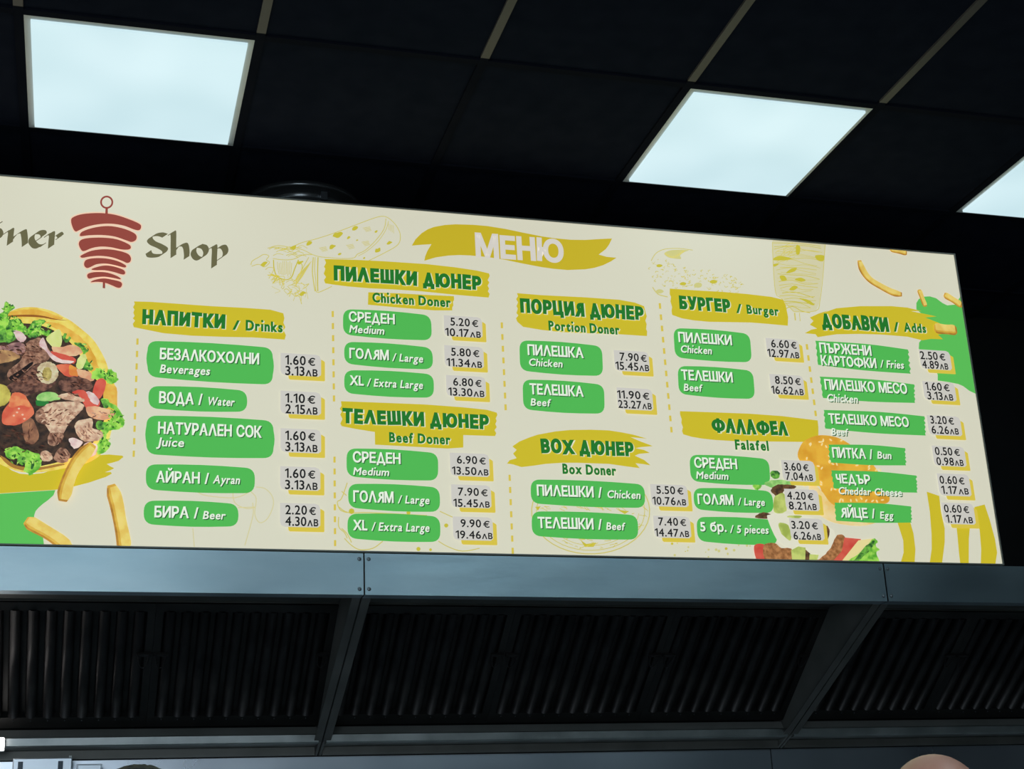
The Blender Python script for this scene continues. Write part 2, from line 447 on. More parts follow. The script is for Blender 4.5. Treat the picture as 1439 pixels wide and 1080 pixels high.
def rquad(tl, tr, br, bl, r, bulge=0.0):
    """rounded quad on the board plane, corners in photo measurements, r in metres"""
    P = [Vector(B(*p)) for p in (tl, tr, br, bl)]; out = []
    for i in range(4):
        p, a, b = P[i], P[i-1], P[(i+1) % 4]
        da = (a-p).normalized(); db = (b-p).normalized(); rr = min(r, (a-p).length*.48, (b-p).length*.48)
        s = p+da*rr; e = p+db*rr
        for k in range(7):
            t = k/6; q = s*(1-t)**2+p*2*t*(1-t)+e*t*t; out.append((q.x, q.y))
        if bulge and (b-p).length > .10:
            nrm = Vector((db.y, -db.x)); cen = sum(P, Vector((0, 0)))/4
            if (p-cen).dot(nrm) < 0: nrm = -nrm
            m_ = b+(p-b).normalized()*rr
            for k in (1, 2, 3):
                t = k/4; q = e.lerp(m_, t)+nrm*bulge*math.sin(PI*t); out.append((q.x, q.y))
    return out

# --- lettering: glyph outlines of the built-in font, laid out letter by letter
_cu = bpy.data.curves.new('lettering', 'FONT'); _cu.resolution_u = 3
_to = bpy.data.objects.new('lettering', _cu)
GC = {}
def glyph(ch, bold=0):
    k = ch
    if k in GC: return GC[k]
    src = {'Л': 'Λ', 'Д': 'Δ', 'л': 'ʌ', 'Х': 'X', 'Ъ': 'P', 'Я': 'R'}.get(ch, ch)
    _cu.body = src
    me = bpy.data.meshes.new_from_object(_to)
    v = [(p.co.x, p.co.y) for p in me.vertices]; f = [tuple(p.vertices) for p in me.polygons]
    bpy.data.meshes.remove(me)
    if ch == 'Д':                             # Bulgarian form: triangle on two feet
        x0, x1 = min(p[0] for p in v), max(p[0] for p in v); t = 0.095
        v = [((x-x0)*.86+x0+.05, y) for x, y in v]; x1 = x0+(x1-x0)*.86+.10
        for a in (x0, x1-t):
            n = len(v); v += [(a, -0.13), (a+t, -0.13), (a+t, 0.05), (a, 0.05)]; f.append((n, n+1, n+2, n+3))
    if ch == '1':
        v = [(.22, 0), (.31, 0), (.31, .692), (.22, .692), (.22, .60), (.05, .50), (.05, .585)]; f = [(0, 1, 2, 3), (4, 3, 6, 5)]
        v = [(.22, 0), (.31, 0), (.31, .692), (.235, .692), (.06, .585), (.06, .50), (.22, .59)]; f = [(0, 1, 2, 6), (6, 2, 3), (6, 3, 4, 5)]
    if ch == 'Ф':
        o_ = glyph('О'); a, b = o_[2], o_[3]; c = (a+b)/2*1.0
        v = [(c+(x-c)*1.5, .07+y*.80) for x, y in o_[0]]; f = list(o_[1]); n = len(v)
        v += [(c-.035, -.02), (c+.035, -.02), (c+.035, .71), (c-.035, .71)]; f.append((n, n+1, n+2, n+3))
    if ch == 'Ч':
        v = [(.36, 0), (.45, 0), (.45, .692), (.36, .692), (.36, .36), (.36, .27), (.26, .345), (.24, .26), (.16, .40), (.11, .29), (.14, .47), (.05, .42), (.14, .692), (.05, .692)]
        f = [(0, 1, 2, 3), (4, 6, 7, 5), (6, 8, 9, 7), (8, 10, 11, 9), (10, 12, 13, 11)]
    if ch == 'Я': v = [(-x, y) for x, y in v]; f = [t[::-1] for t in f]
    if ch == 'i': v = [(x, y+(.11 if y > .50 else 0)) for x, y in v]
    if ch == 'Ъ':
        v = [(x+.10, .692-y) for x, y in v]; n = len(v); v += [(0, .61), (.25, .61), (.25, .692), (0, .692)]; f = [t[::-1] for t in f]+[(n, n+1, n+2, n+3)]
    if ch == 'л': v = [(x*.82, y*.82) for x, y in v]
    if ch == 'в': v = [(x*.80, y*.98) for x, y in v]
    if ch == '€': v = [(x*.92, y*.80) for x, y in v]
    x0, x1 = min(p[0] for p in v), max(p[0] for p in v)
    cnt = {}
    for t in f:
        for i in range(len(t)):
            e = (t[i], t[(i+1) % len(t)]); q = (min(e), max(e)); cnt[q] = cnt.get(q, 0)+1
    nb = {}
    for (a, b), c in cnt.items():
        if c == 1: nb.setdefault(a, []).append(b); nb.setdefault(b, []).append(a)
    loops = []; seen = set()
    for st in nb:
        if st in seen or len(nb[st]) != 2: continue
        lp = [st]; seen.add(st); cur = nb[st][0]
        while cur != st and cur not in seen and len(nb.get(cur, ())) == 2:
            lp.append(cur); seen.add(cur); n_ = [q for q in nb[cur] if q != lp[-2]]; cur = n_[0] if n_ else st
        if len(lp) > 2: loops.append(lp)
    GC[k] = (v, f, x0, x1, loops); return GC[k]
def letters(s, bold, gap, sp=0.34):
    out = []; x = 0
    for ch in s:
        if ch == ' ': x += sp; continue
        v, f, a, b, lp = glyph(ch)
        out.append((v, f, x-a, (a+b)/2, lp)); x += b-a+gap
    return out, x-gap
def write(mb, s, x0, y0, x1, cap, mat, L, bold=0.01, gap=0.075, shear=0.0, jit=0.0, off=(0, 0), y1=None, sp=0.34):
    """text from photo point (x0,y0) on the baseline to x1; cap height in photo pixels"""
    ls, W = letters(s, bold, gap, sp)
    u0, v0 = B(x0+off[0], y0+off[1]); u1, _ = B(x1+off[0], y0+off[1])
    h = B(x0+off[0], y0+off[1]-cap)[1]-v0
    hb = bold*h; sy = (h-2*hb)/0.692; v0 += hb; u0 += hb; u1 -= hb; sx = (u1-u0-shear*h*.7)/W
    tilt = 0 if y1 is None else (B(x1+off[0], y1+off[1])[1]-v0)/(u1-u0)
    rnd = random.Random(s); y = BY-STEP*L
    for v, f, dx, cx, loops in ls:
        ang = rnd.uniform(-jit, jit); sc = 1+rnd.uniform(-jit, jit)*.9; dy = rnd.uniform(-jit, jit)*.25
        out = []
        for a, b in v:
            a2, b2 = a-cx, b-.35
            a2, b2 = (a2*math.cos(ang)-b2*math.sin(ang))*1.0, (a2*math.sin(ang)+b2*math.cos(ang))*sc
            a3, b3 = a2+cx+dx, b2+.35+dy
            U = u0+a3*sx+shear*b3*sy; V = v0+b3*sy+tilt*(a3*sx)
            out.append((U, y, V))
        # orient towards the room
        ff = []
        for t in f:
            p, q, r = out[t[0]], out[t[1]], out[t[2]]
            s_ = (q[0]-p[0])*(r[2]-p[2])-(r[0]-p[0])*(q[2]-p[2])
            ff.append(t if s_ >= 0 else t[::-1])
        mb.add(out, ff, mat)
        if hb > 0:                            # weight: a mitred ribbon along every outline
            for lp in loops:
                n = len(lp); vv = []
                for i in range(n):
                    p, a, b = out[lp[i]], out[lp[i-1]], out[lp[(i+1) % n]]
                    d1 = Vector((p[0]-a[0], p[2]-a[2])); d2 = Vector((b[0]-p[0], b[2]-p[2]))
                    d1 = d1.normalized() if d1.length > 1e-9 else Vector((1, 0)); d2 = d2.normalized() if d2.length > 1e-9 else d1
                    n1 = Vector((-d1.y, d1.x)); n2 = Vector((-d2.y, d2.x)); m = n1+n2
                    m = m/max(1+n1.dot(n2), .45) if m.length > 1e-6 else n1
                    vv.append((p[0]+m.x*hb, y-STEP*.5, p[2]+m.y*hb)); vv.append((p[0]-m.x*hb, y-STEP*.5, p[2]-m.y*hb))
                for i in range(n):            # neighbouring pieces a hair apart in depth
                    q = [vv[2*i], vv[2*i+1], vv[(2*i+3) % (2*n)], vv[(2*i+2) % (2*n)]]; e = STEP*.11*(i % 4)
                    mb.add([(c[0], c[1]-e, c[2]) for c in q], [(0, 1, 2, 3)], mat)

I_GREEN = ink('label_green', 82, 184, 84)
I_WHITE = ink('letter_white', 232, 240, 222)
I_SHADE = ink('letter_shade', 44, 96, 52)
I_YEL = ink('brush_yellow', 205, 186, 44)
I_DKGR = ink('heading_green', 36, 118, 44)
I_MINT = ink('heading_outline', 222, 222, 190)
I_GREY = ink('tag_grey', 206, 202, 193)
I_TAGY = ink('tag_yellow', 217, 194, 72)
I_BLACK = ink('tag_black', 28, 28, 28)
I_PALE = ink('sketch_pale', 206, 200, 130)
I_SK = ink('sketch_line', 206, 194, 100)
I_SKD = ink('sketch_dark', 200, 188, 60)
I_SAGE = ink('script_olive', 106, 102, 72)
I_RED = ink('logo_red', 148, 70, 60)
I_PEACH = ink('logo_peach', 240, 200, 172)
I_FULLGREEN = ink('wave_green', 92, 190, 88)
I_FLAG = ink('flag_yellow', 200, 178, 42)
I_DASH = ink('dash_yellow', 214, 192, 78)

# ---- background artwork ------------------------------------------------
wave = MB()
z = lambda x, y: (x/7.195, 640+y/7.195)
px(wave, [z(*p) for p in ((-900, 330), (-400, 385), (0, 385), (560, 348), (540, 400), (490, 445), (430, 490), (390, 525), (360, 560), (345, 605), (345, 650), (375, 710), (420, 760), (436, 830), (440, 960), (-900, 960))], I_FULLGREEN, 2)
wave.build('green_wave', board)
wave = MB()
z = lambda x, y: (1120+x/4.5, 330+y/4.5)
px(wave, [z(*p) for p in ((755, 470), (755, 430), (770, 405), (800, 390), (840, 388), (880, 400), (920, 430), (950, 445), (1000, 440), (1030, 395), (1200, 395), (1220, 1010), (1130, 1003), (1090, 985), (1050, 955), (1020, 942), (960, 930), (890, 920), (890, 885), (860, 800), (770, 720), (772, 680), (790, 660), (790, 500))], I_FULLGREEN, 2)
wave.build('green_wave', board)

icon = MB()                                   # drawn fries at the lower right corner
z = lambda x, y: (1120+x/4.153, 540+y/4.153)
for s in (((585, 800), (660, 800), (680, 870), (691, 960), (690, 1060), (610, 1060), (622, 980), (620, 910)),
          ((757, 625), (830, 650), (840, 740), (862, 840), (862, 920), (850, 1060), (778, 1060), (786, 960), (785, 870), (775, 740)),
          ((930, 820), (1010, 820), (1003, 900), (1005, 1060), (955, 1060), (945, 980), (938, 900)),
          ((1035, 715), (1095, 700), (1125, 790), (1155, 900), (1168, 980), (1160, 1060), (1075, 1060), (1075, 960), (1066, 850))):
    px(icon, [z(*p) for p in s], I_YEL, 2)
icon.build('fries_drawing', board)

# sketches -----------------------------------------------------------------
W1 = 0.0022
sk = MB(); z = lambda x, y: (340+x/5.535, 280+y/5.535)
def ln(pts, wd=W1, mat=I_SK, L=1, n=4): stroke(sk, crom([z(*p) for p in pts], n, False), wd, mat, L, taper=False)
ln([(400, 365), (470, 335), (560, 312), (700, 268), (860, 208), (1000, 155), (1080, 132), (1130, 140), (1175, 175), (1210, 220), (1232, 280), (1215, 350), (1120, 410), (980, 480)])
ln([(1120, 150), (1105, 230), (1040, 320), (960, 395), (900, 425), (870, 455), (790, 460), (700, 455), (600, 445), (540, 425), (480, 395), (400, 370)])
ln([(1140, 170), (1120, 235), (1060, 325), (975, 400), (905, 440)], W1*.8)
ln([(570, 450), (565, 540), (575, 640), (580, 720), (640, 705), (700, 675)]); ln([(592, 450), (588, 580), (590, 715)], W1*1.3, I_SKD)
ln([(555, 450), (548, 560), (560, 660), (570, 715)], W1*1.4)
ln([(240, 460), (320, 470), (400, 465), (480, 430), (545, 430)]); ln([(200, 380), (280, 360), (380, 375), (450, 400)])
ln([(245, 470), (250, 540), (275, 600), (340, 625), (385, 605), (410, 540), (440, 470)], W1*1.4, I_SKD)
for k in range(9): ln([(275+k*14, 490+random.uniform(-12, 12)), (280+k*13, 540), (290+k*11, 590+random.uniform(-10, 10))], W1*.7)
ln([(440, 480), (470, 520), (440, 600), (400, 640)], W1, I_SKD); ln([(520, 450), (470, 540), (430, 620), (420, 680)])
for k in range(12): ln([(540-k*9, 480+k*9), (505-k*8, 540+k*8), (470-k*5, 600+k*7)], W1*.6)
ln([(70, 510), (80, 480), (130, 450), (170, 428), (210, 440), (190, 470), (215, 490), (175, 525), (130, 505), (75, 520)])
for k in range(34):
    a = random.random(); x0 = 170+a*300; y0 = 600+a*110+random.uniform(-70, 60)
    ln([(x0, y0), (x0+random.uniform(15, 40), y0+random.uniform(-20, 30)), (x0+random.uniform(30, 70), y0+random.uniform(-10, 50)), (x0+random.uniform(10, 60), y0+random.uniform(20, 70))], W1*random.uniform(.5, 1.1), random.choice((I_SK, I_SK, I_SKD)))
for k in range(16):
    x0 = 200+random.random()*230; y0 = 375+random.random()*70
    ln([(x0, y0), (x0+35, y0-12+random.uniform(-8, 8)), (x0+80, y0+random.uniform(-8, 14))], W1*.8, random.choice((I_SK, I_SKD)))
for cx, cy, r in ((520, 345, 26), (745, 275, 34), (875, 225, 24), (828, 298, 15), (700, 368, 25), (1055, 395, 26), (1145, 340, 20), (470, 735, 24), (170, 500, 26), (1045, 250, 12), (760, 425, 14), (950, 455, 10), (895, 318, 9), (400, 375, 24), (455, 490, 20)):
    px(sk, [z(cx+r*math.cos(a)*random.uniform(.7, 1.25), cy+r*.72*math.sin(a)*random.uniform(.6, 1.2)-.3*r*math.cos(a)) for a in [k*PI/4 for k in range(8)]], I_SKD, 2, True)
for cx, cy in ((630, 390), (840, 370), (970, 235), (960, 345)):
    for k in range(5): ln([(cx-30+k*6, cy-12+k*7), (cx+25+k*3, cy-22+k*7)], W1*.6)
for k in range(4): ln([(1140+k*12, 190+k*4), (1145+k*12, 240+k*8)], W1*.6)
sk.build('wrap_sketch', board)

sk = MB(); z = lambda x, y: (880+x/5.14, 310+y/5.14)
ln([(180, 290), (215, 235), (280, 205), (380, 200), (480, 212)], W1); ln([(280, 235), (340, 265), (420, 215)], W1*2)
px(sk, [z(*p) for p in ((275, 235), (330, 212), (450, 212), (420, 226), (390, 250), (395, 275), (340, 272), (300, 262))], I_PALE, 1, True)
for k in range(130):
    t = random.random(); x = 175+t*630; top = 270+t*140; y = random.uniform(top, 470+t*50)
    x += 30*math.sin(y*.03); r = random.uniform(6, 20); a = random.uniform(0, 6)
    ln([(x, y), (x+r*math.cos(a), y+r*.6*math.sin(a)), (x+r*1.4*math.cos(a+.8), y+r*math.sin(a+.8))], W1*random.uniform(.5, 1.1), I_SK if random.random() < .8 else I_SKD)
for cx, cy, r in ((240, 325, 20), (520, 465, 34), (410, 455, 22), (630, 440, 25), (240, 510, 28)):
    px(sk, [z(cx+r*math.cos(a)*random.uniform(.8, 1.2), cy+r*.55*math.sin(a)) for a in [k*PI/4 for k in range(8)]], I_PALE if r > 25 else I_SKD, 2, True)
ln([(190, 480), (230, 530), (300, 550)], W1*1.4)
sk.build('burger_sketch', board)

sk = MB(); z = lambda x, y: (1040+x/9.0, 330+y/9.0)
px(sk, [z(*p) for p in ((410, 60), (1080, 100), (1060, 340), (1030, 620), (1000, 860), (960, 960), (680, 975), (580, 880), (520, 790), (450, 740), (425, 460), (405, 200))], ink('sketch_wash', 212, 206, 168), 1)
def ln9(p, wd=W1, m=I_SK): stroke(sk, crom([z(*q) for q in p], 3, False), wd, m, 2)
for k in range(26):
    y = 110+k*33; xl = 415+k*4+random.uniform(0, 60); xr = 1060-k*4-random.uniform(0, 90)
    ln9([(xl, y+random.uniform(-15, 15)), ((xl*2+xr)/3, y+random.uniform(-35, 25)), ((xl+xr*2)/3, y+random.uniform(-25, 35)), (xr, y+random.uniform(0, 60))], W1*random.uniform(.5, 1.2), random.choice((I_SK, I_SK, I_SKD)))
for k in range(16):
    x = 430+random.random()*220; y = 110+random.random()*200
    ln9([(x, y+40), (x+40, y+8), (x+110, y-15)], W1*.7)
for q in (((430, 290), (500, 265), (600, 280), (650, 300), (560, 320), (430, 320)), ((580, 485), (640, 430), (715, 415), (690, 460)), ((500, 520), (560, 515), (590, 570), (530, 580)), ((690, 560), (770, 540), (830, 575), (760, 590)), ((620, 690), (680, 640), (730, 660), (680, 700)), ((710, 130), (760, 150), (750, 240), (710, 240)), ((950, 260), (1060, 260), (1050, 330), (980, 320)), ((750, 800), (860, 820), (940, 880), (900, 885), (820, 840)), ((420, 370), (490, 360), (470, 385), (430, 400))):
    px(sk, [z(*p) for p in q], I_SKD, 3, True)
ln9([(410, 90), (420, 400), (450, 730), (520, 800), (680, 970)]); ln9([(1075, 110), (1050, 500), (1010, 830), (960, 960), (680, 970)])
ln9([(690, 985), (700, 1080)], W1*2); ln9([(750, 985), (760, 1090)])
sk.build('doner_sketch', board)

sk = MB()                                     # faint cup, wrap, plate and splash drawings along the bottom
def cc(cx, cy, rx, ry, a0, a1, wd=W1, m=I_SK, n=26): stroke(sk, [(cx+rx*math.cos(a0+(a1-a0)*k/n), cy+ry*math.sin(a0+(a1-a0)*k/n)) for k in range(n+1)], wd, m, 1)
for p in (((276, 690), (290, 696), (330, 699), (352, 690)), ((327, 690), (330, 706), (345, 714), (358, 713)), ((352, 690), (360, 700), (358, 722), (365, 734), (376, 728), (384, 710), (382, 696), (372, 686), (360, 684)), ((355, 706), (356, 720), (352, 738), (344, 766)), ((271, 742), (273, 768)), ((334, 713), (358, 712))):
    stroke(sk, crom(p, 4, False), W1*1.1, ink('sketch_faint', 212, 203, 150), 1)
sk.build('cup_drawing', board); sk = MB()
for p in (((488, 678), (480, 700), (474, 705), (478, 716), (488, 720)), ((476, 726), (476, 740), (484, 748), (488, 756)), ((484, 756), (494, 766), (506, 772), (524, 770), (538, 760)), ((476, 712), (490, 720), (520, 720), (600, 724)), ((618, 718), (640, 728), (660, 736)), ((616, 760), (630, 768), (650, 774), (674, 770)), ((480, 690), (487, 696)), ((480, 742), (488, 750), (494, 762))):
    stroke(sk, crom(p, 4, False), W1*1.2, I_SK, 1)
for cx, cy, r in ((494, 718, 4), (574, 720, 3), (627, 738, 3), (588, 771, 3), (605, 772, 2)):
    px(sk, [(cx+r*math.cos(k*PI/4), cy+r*math.sin(k*PI/4)) for k in range(8)], I_SKD, 2)
sk.build('wrap_drawing', board); sk = MB()
cc(830, 718, 83, 60, -.5, 3.5, W1*1.3); cc(830, 718, 76, 55, -.3, 3.4); cc(832, 716, 66, 50, .1, 3.0, W1*.8)
for k in range(70):
    a = random.uniform(.1, 3.0); r = random.uniform(.62, .98); x = 830+78*r*math.cos(a); y = 716+58*r*math.sin(a)
    stroke(sk, crom([(x, y), (x+random.uniform(-5, 5), y+random.uniform(-2, 2)), (x+random.uniform(-8, 8), y+random.uniform(-3, 3))], 2, False), W1*.7, random.choice((I_SK, I_SKD)), 2)
for p in (((816, 759), (824, 764), (838, 762), (834, 768), (822, 768)), ((752, 712), (760, 711), (756, 717)), ((868, 716), (884, 718), (878, 722))): px(sk, p, I_SKD, 2)
for k in range(26):
    x = random.uniform(756, 905); stroke(sk, [(x, 712+random.uniform(-2, 3)), (x+random.uniform(4, 9), 714+random.uniform(-2, 4))], W1*.8, I_SK, 2)
sk.build('plate_drawing', board); sk = MB()
for k in range(22):
    x, y = random.uniform(940, 1060), random.uniform(755, 782); r = random.uniform(.7, 2.2)
    px(sk, [(x+r*math.cos(k2*PI/3), y+r*math.sin(k2*PI/3)) for k2 in range(6)], I_SKD if random.random() < .4 else I_PALE, 1)
sk.build('splash_drawing', board)['kind'] = 'stuff'

# food photograph at the left ---------------------------------------------
F_BREAD = ink_noise('food_bread', (222, 176, 78), (205, 150, 52), 30)
F_BREADL = ink_noise('food_bread_light', (226, 206, 104), (214, 178, 70), 40)
F_DARK = ink_noise('food_dark', (40, 32, 28), (72, 52, 40), 60)
F_LET = ink_noise('food_lettuce', (86, 160, 48), (160, 208, 84), 55)
F_LETD = ink_noise('food_lettuce_dark', (38, 86, 40), (110, 172, 66), 70)
F_MEAT = ink_noise('food_meat', (92, 60, 48), (166, 124, 100), 75)
F_MEATD = ink_noise('food_meat_dark', (62, 40, 36), (128, 88, 72), 70)
F_MEATL = ink_noise('food_meat_light', (172, 132, 108), (214, 184, 154), 75)
F_TOM = ink_noise('food_tomato', (198, 84, 62), (214, 112, 80), 35)
F_TOMO = ink_noise('food_tomato_pulp', (222, 144, 92), (206, 104, 70), 45)
F_ONION = ink_noise('food_onion', (224, 200, 190), (196, 160, 158), 40)
F_CUC = ink_noise('food_cucumber', (214, 214, 140), (188, 196, 112), 35)
F_CUCG = ink_noise('food_cucumber_green', (168, 204, 124), (120, 176, 90), 40)
F_PEACH = ink_noise('food_peach', (222, 180, 138), (202, 142, 108), 35)
F_SKIN = ink('food_cucumber_skin', 46, 124, 58)
F_MUSH = ink_noise('food_mushroom', (206, 192, 158), (178, 156, 118), 60)
F_RED = ink_noise('food_pepper', (190, 66, 54), (206, 92, 74), 25)
food = MB(); J = lambda x, y: (x/7.717, 420+y/7.717); K = lambda x, y: (x/7.717, 540+y/7.717)
FL = [12]
def fp(fn, pts, mat, wob=0.0012, smooth=True):
    px(food, [fn(*p) for p in pts], mat, FL[0], smooth, wob); FL[0] += 1
px(food, [(-75, 445), (8, 443), (15, 437), (32, 432), (52, 432), (73, 437), (91, 446), (100, 451), (113, 461), (130, 476), (142, 494), (150, 511), (155, 530), (163, 545), (164, 570), (158, 600), (148, 630), (128, 648), (90, 658), (40, 664), (0, 652), (-75, 610)], F_BREADL, 11, True)
fp(J, ((60, 175), (130, 135), (300, 112), (440, 120), (560, 160), (680, 205), (620, 215), (480, 190), (350, 180), (200, 190)), F_BREAD)
fp(J, ((60, 182), (200, 172), (350, 170), (480, 185), (600, 215), (740, 232), (600, 225), (440, 200), (250, 192), (80, 195)), ink('food_crust', 150, 92, 40), 0)
fp(J, ((480, 250), (640, 270), (760, 330), (880, 420), (980, 530), (1050, 680), (1080, 800), (1000, 800), (900, 600), (800, 450), (650, 350)), F_BREAD)
px(food, [(-70, 470), (20, 455), (60, 458), (88, 472), (108, 492), (124, 520), (143, 545), (148, 580), (138, 610), (116, 636), (70, 652), (30, 656), (0, 642), (-70, 605)], F_DARK, FL[0], True); FL[0] += 1
fp(K, ((0, 770), (60, 850), (160, 910), (320, 940), (500, 915), (700, 870), (640, 860), (480, 890), (320, 900), (160, 870), (60, 800)), ink('food_bread_shade', 168, 122, 56), 0)
fp(J, ((-300, 180), (-100, 170), (0, 160), (40, 130), (50, 60), (75, 25), (110, 60), (160, 75), (150, 110), (110, 135), (100, 215), (200, 215), (250, 265), (300, 320), (350, 240), (400, 225), (490, 225), (480, 270), (430, 330), (540, 345), (560, 390), (500, 410), (440, 360), (420, 400), (330, 420), (260, 390), (190, 430), (130, 460), (50, 470), (-300, 460)), F_LETD, .0025)
for q in (((0, 170), (60, 160), (95, 240), (60, 320), (-60, 330)), ((60, 40), (110, 70), (140, 90), (95, 130), (50, 125)), ((150, 225), (210, 225), (260, 330), (220, 370), (160, 350), (130, 280)), ((380, 235), (470, 240), (440, 290), (400, 290)), ((300, 330), (380, 310), (430, 330), (330, 385)), ((430, 340), (510, 385), (490, 400), (430, 370)), ((60, 340), (120, 330), (130, 410), (80, 430))): fp(J, q, F_LET, .0025)
fp(J, ((145, 350), (180, 340), (250, 370), (285, 430), (240, 470), (180, 430)), F_ONION)
fp(J, ((-200, 520), (0, 510), (100, 490), (200, 470), (270, 495), (270, 580), (200, 600), (100, 570), (-200, 580)), ink_noise('food_purple', (120, 84, 84), (168, 128, 118), 60))
fp(J, ((-200, 565), (0, 555), (60, 555), (140, 570), (220, 630), (150, 665), (60, 690), (-200, 720)), ink_noise('food_potato', (192, 154, 100), (150, 108, 74), 35))
fp(J, ((100, 770), (200, 690), (280, 570), (270, 500), (330, 450), (430, 420), (490, 470), (530, 540), (560, 600), (500, 680), (380, 710), (300, 770), (150, 880), (80, 860)), F_MEAT)
fp(J, ((100, 850), (220, 770), (330, 690), (360, 700), (260, 800), (150, 890)), ink('food_shadow', 34, 28, 28), 0)
fp(J, ((70, 960), (110, 920), (180, 880), (280, 800), (380, 720), (480, 710), (600, 850), (590, 930), (500, 990), (400, 1010), (260, 1060), (130, 1010)), F_MEATD)
fp(J, [(515+118*math.cos(a), 800+120*math.sin(a)) for a in [k*PI/7 for k in range(14)]], F_MUSH)
fp(J, [(510+52*math.cos(a), 815+75*math.sin(a)) for a in [k*PI/5 for k in range(10)]], ink_noise('food_gill', (150, 130, 66), (188, 170, 100), 60))
fp(J, ((500, 430), (560, 370), (640, 330), (670, 400), (665, 500), (630, 530), (560, 510)), F_CUC, .0006)
for q in (((690, 370), (720, 380), (715, 440), (760, 400), (760, 450), (720, 475), (685, 430)), ((800, 490), (860, 470), (930, 530), (960, 570), (900, 600), (880, 540)), ((920, 640), (1000, 730), (990, 775), (900, 750))): fp(J, q, F_LETD, .002)
fp(J, ((560, 520), (660, 525), (760, 500), (850, 520), (890, 580), (800, 620), (700, 610), (600, 600)), F_PEACH)
fp(J, ((550, 570), (640, 590), (760, 620), (820, 650), (800, 700), (640, 680)), F_RED)
fp(J, ((880, 600), (935, 610), (930, 680), (890, 760), (830, 740), (840, 670)), F_CUC)
fp(J, ((430, 460), (470, 420), (500, 490), (530, 560), (600, 620), (680, 660), (800, 675), (760, 700), (640, 690), (560, 650), (500, 570), (430, 510)), F_ONION, .0005)
fp(J, ((610, 720), (720, 705), (800, 730), (860, 800), (820, 850), (720, 840), (640, 770)), F_TOM)
fp(J, ((760, 720), (840, 760), (850, 830), (760, 820)), ink_noise('food_orange', (224, 156, 60), (206, 120, 56), 30))
fp(J, ((830, 760), (900, 770), (980, 800), (1020, 880), (940, 890), (860, 840)), F_PEACH)
fp(J, ((640, 900), (700, 870), (800, 840), (940, 870), (1010, 940), (960, 990), (820, 995), (720, 1005), (650, 970)), F_MEATD)
fp(J, ((1000, 800), (1060, 750), (1110, 770), (1150, 800), (1180, 760), (1270, 800), (1260, 850), (1290, 880), (1200, 930), (1150, 890), (1060, 880), (1000, 860)), F_LET, .0025)
fp(J, ((1140, 930), (1240, 940), (1270, 1010), (1260, 1200), (1150, 1200), (1120, 1100)), F_BREAD)
fp(J, ((1040, 900), (1100, 860), (1150, 900), (1130, 1000), (1080, 1080), (1010, 1060), (1010, 980)), F_RED, .0004)
fp(K, ((780, 90), (850, 60), (920, 70), (960, 120), (1060, 150), (1080, 230), (960, 280), (900, 200), (850, 120)), F_RED, .0004)
fp(K, ((940, 80), (1000, 90), (1060, 150), (1070, 220), (1010, 210), (960, 140)), F_ONION)
fp(K, ((-200, 0), (40, 10), (100, 70), (120, 120), (80, 200), (0, 240), (-200, 240)), ink_noise('food_pepperoncini', (196, 182, 88), (164, 148, 66), 25))
fp(K, ((240, 420), (320, 360), (390, 440), (420, 560), (400, 620), (340, 650), (270, 600)), ink_noise('food_brown', (158, 110, 80), (110, 74, 58), 35))
fp(K, ((30, 300), (100, 200), (130, 110), (180, 88), (260, 110), (310, 180), (370, 290), (340, 350), (220, 430), (120, 445), (30, 420)), F_TOM, .0005)
fp(K, ((95, 235), (130, 110), (180, 92), (260, 115), (310, 190), (330, 250), (240, 230), (160, 250)), F_TOMO)
for q in ((205, 265), (185, 305), (245, 330), (265, 375), (150, 340)): fp(K, [(q[0]+13*math.cos(a), q[1]+10*math.sin(a)) for a in [k*PI/3 for k in range(6)]], ink('food_glint', 236, 190, 160), 0)
fp(K, ((400, 170), (520, 185), (510, 225), (410, 235), (390, 205)), F_SKIN, 0)
fp(K, ((405, 120), (520, 78), (620, 105), (650, 160), (520, 185), (405, 172)), F_CUCG)
fp(K, ((390, 310), (440, 265), (540, 205), (700, 190), (850, 190), (910, 235), (860, 310), (800, 370), (740, 440), (690, 540), (640, 640), (560, 670), (520, 620), (540, 520), (480, 430), (400, 400)), F_MEATL)
fp(K, ((390, 310), (450, 260), (490, 330), (510, 420), (470, 430), (400, 400)), F_MEAT)
fp(K, ((530, 545), (620, 520), (690, 540), (650, 630), (570, 670), (525, 630)), F_MEAT)
fp(K, ((620, 130), (740, 95), (830, 130), (910, 160), (900, 190), (750, 175)), F_MEATL)
fp(K, ((940, 250), (1040, 240), (1130, 260), (1250, 300), (1190, 370), (1090, 385), (960, 340)), F_PEACH)
fp(K, ((1100, 170), (1150, 155), (1190, 190), (1270, 250), (1340, 360), (1350, 440), (1300, 480), (1200, 500), (1150, 560), (1200, 650), (1140, 740), (1060, 760), (1030, 690), (1080, 610), (1120, 540), (1040, 470), (1060, 420), (1180, 390), (1250, 300), (1150, 240)), F_LET, .0025)
fp(K, ((1100, 180), (1150, 170), (1180, 240), (1130, 260)), F_LETD); fp(K, ((1040, 420), (1100, 400), (1130, 480), (1060, 490)), F_LETD)
fp(K, ((810, 460), (860, 390), (1000, 375), (1005, 470), (1110, 520), (1100, 590), (1010, 620), (920, 620), (850, 570)), F_MEATL)
fp(K, ((750, 590), (830, 590), (900, 640), (820, 700), (770, 660)), F_ONION)
fp(K, ((920, 640), (1040, 650), (1050, 740), (960, 800), (900, 760)), F_ONION)
fp(K, ((440, 740), (510, 720), (570, 790), (540, 830), (460, 830)), F_MEATL); fp(K, ((580, 800), (640, 700), (700, 690), (760, 760), (720, 840), (640, 850)), F_MEAT)
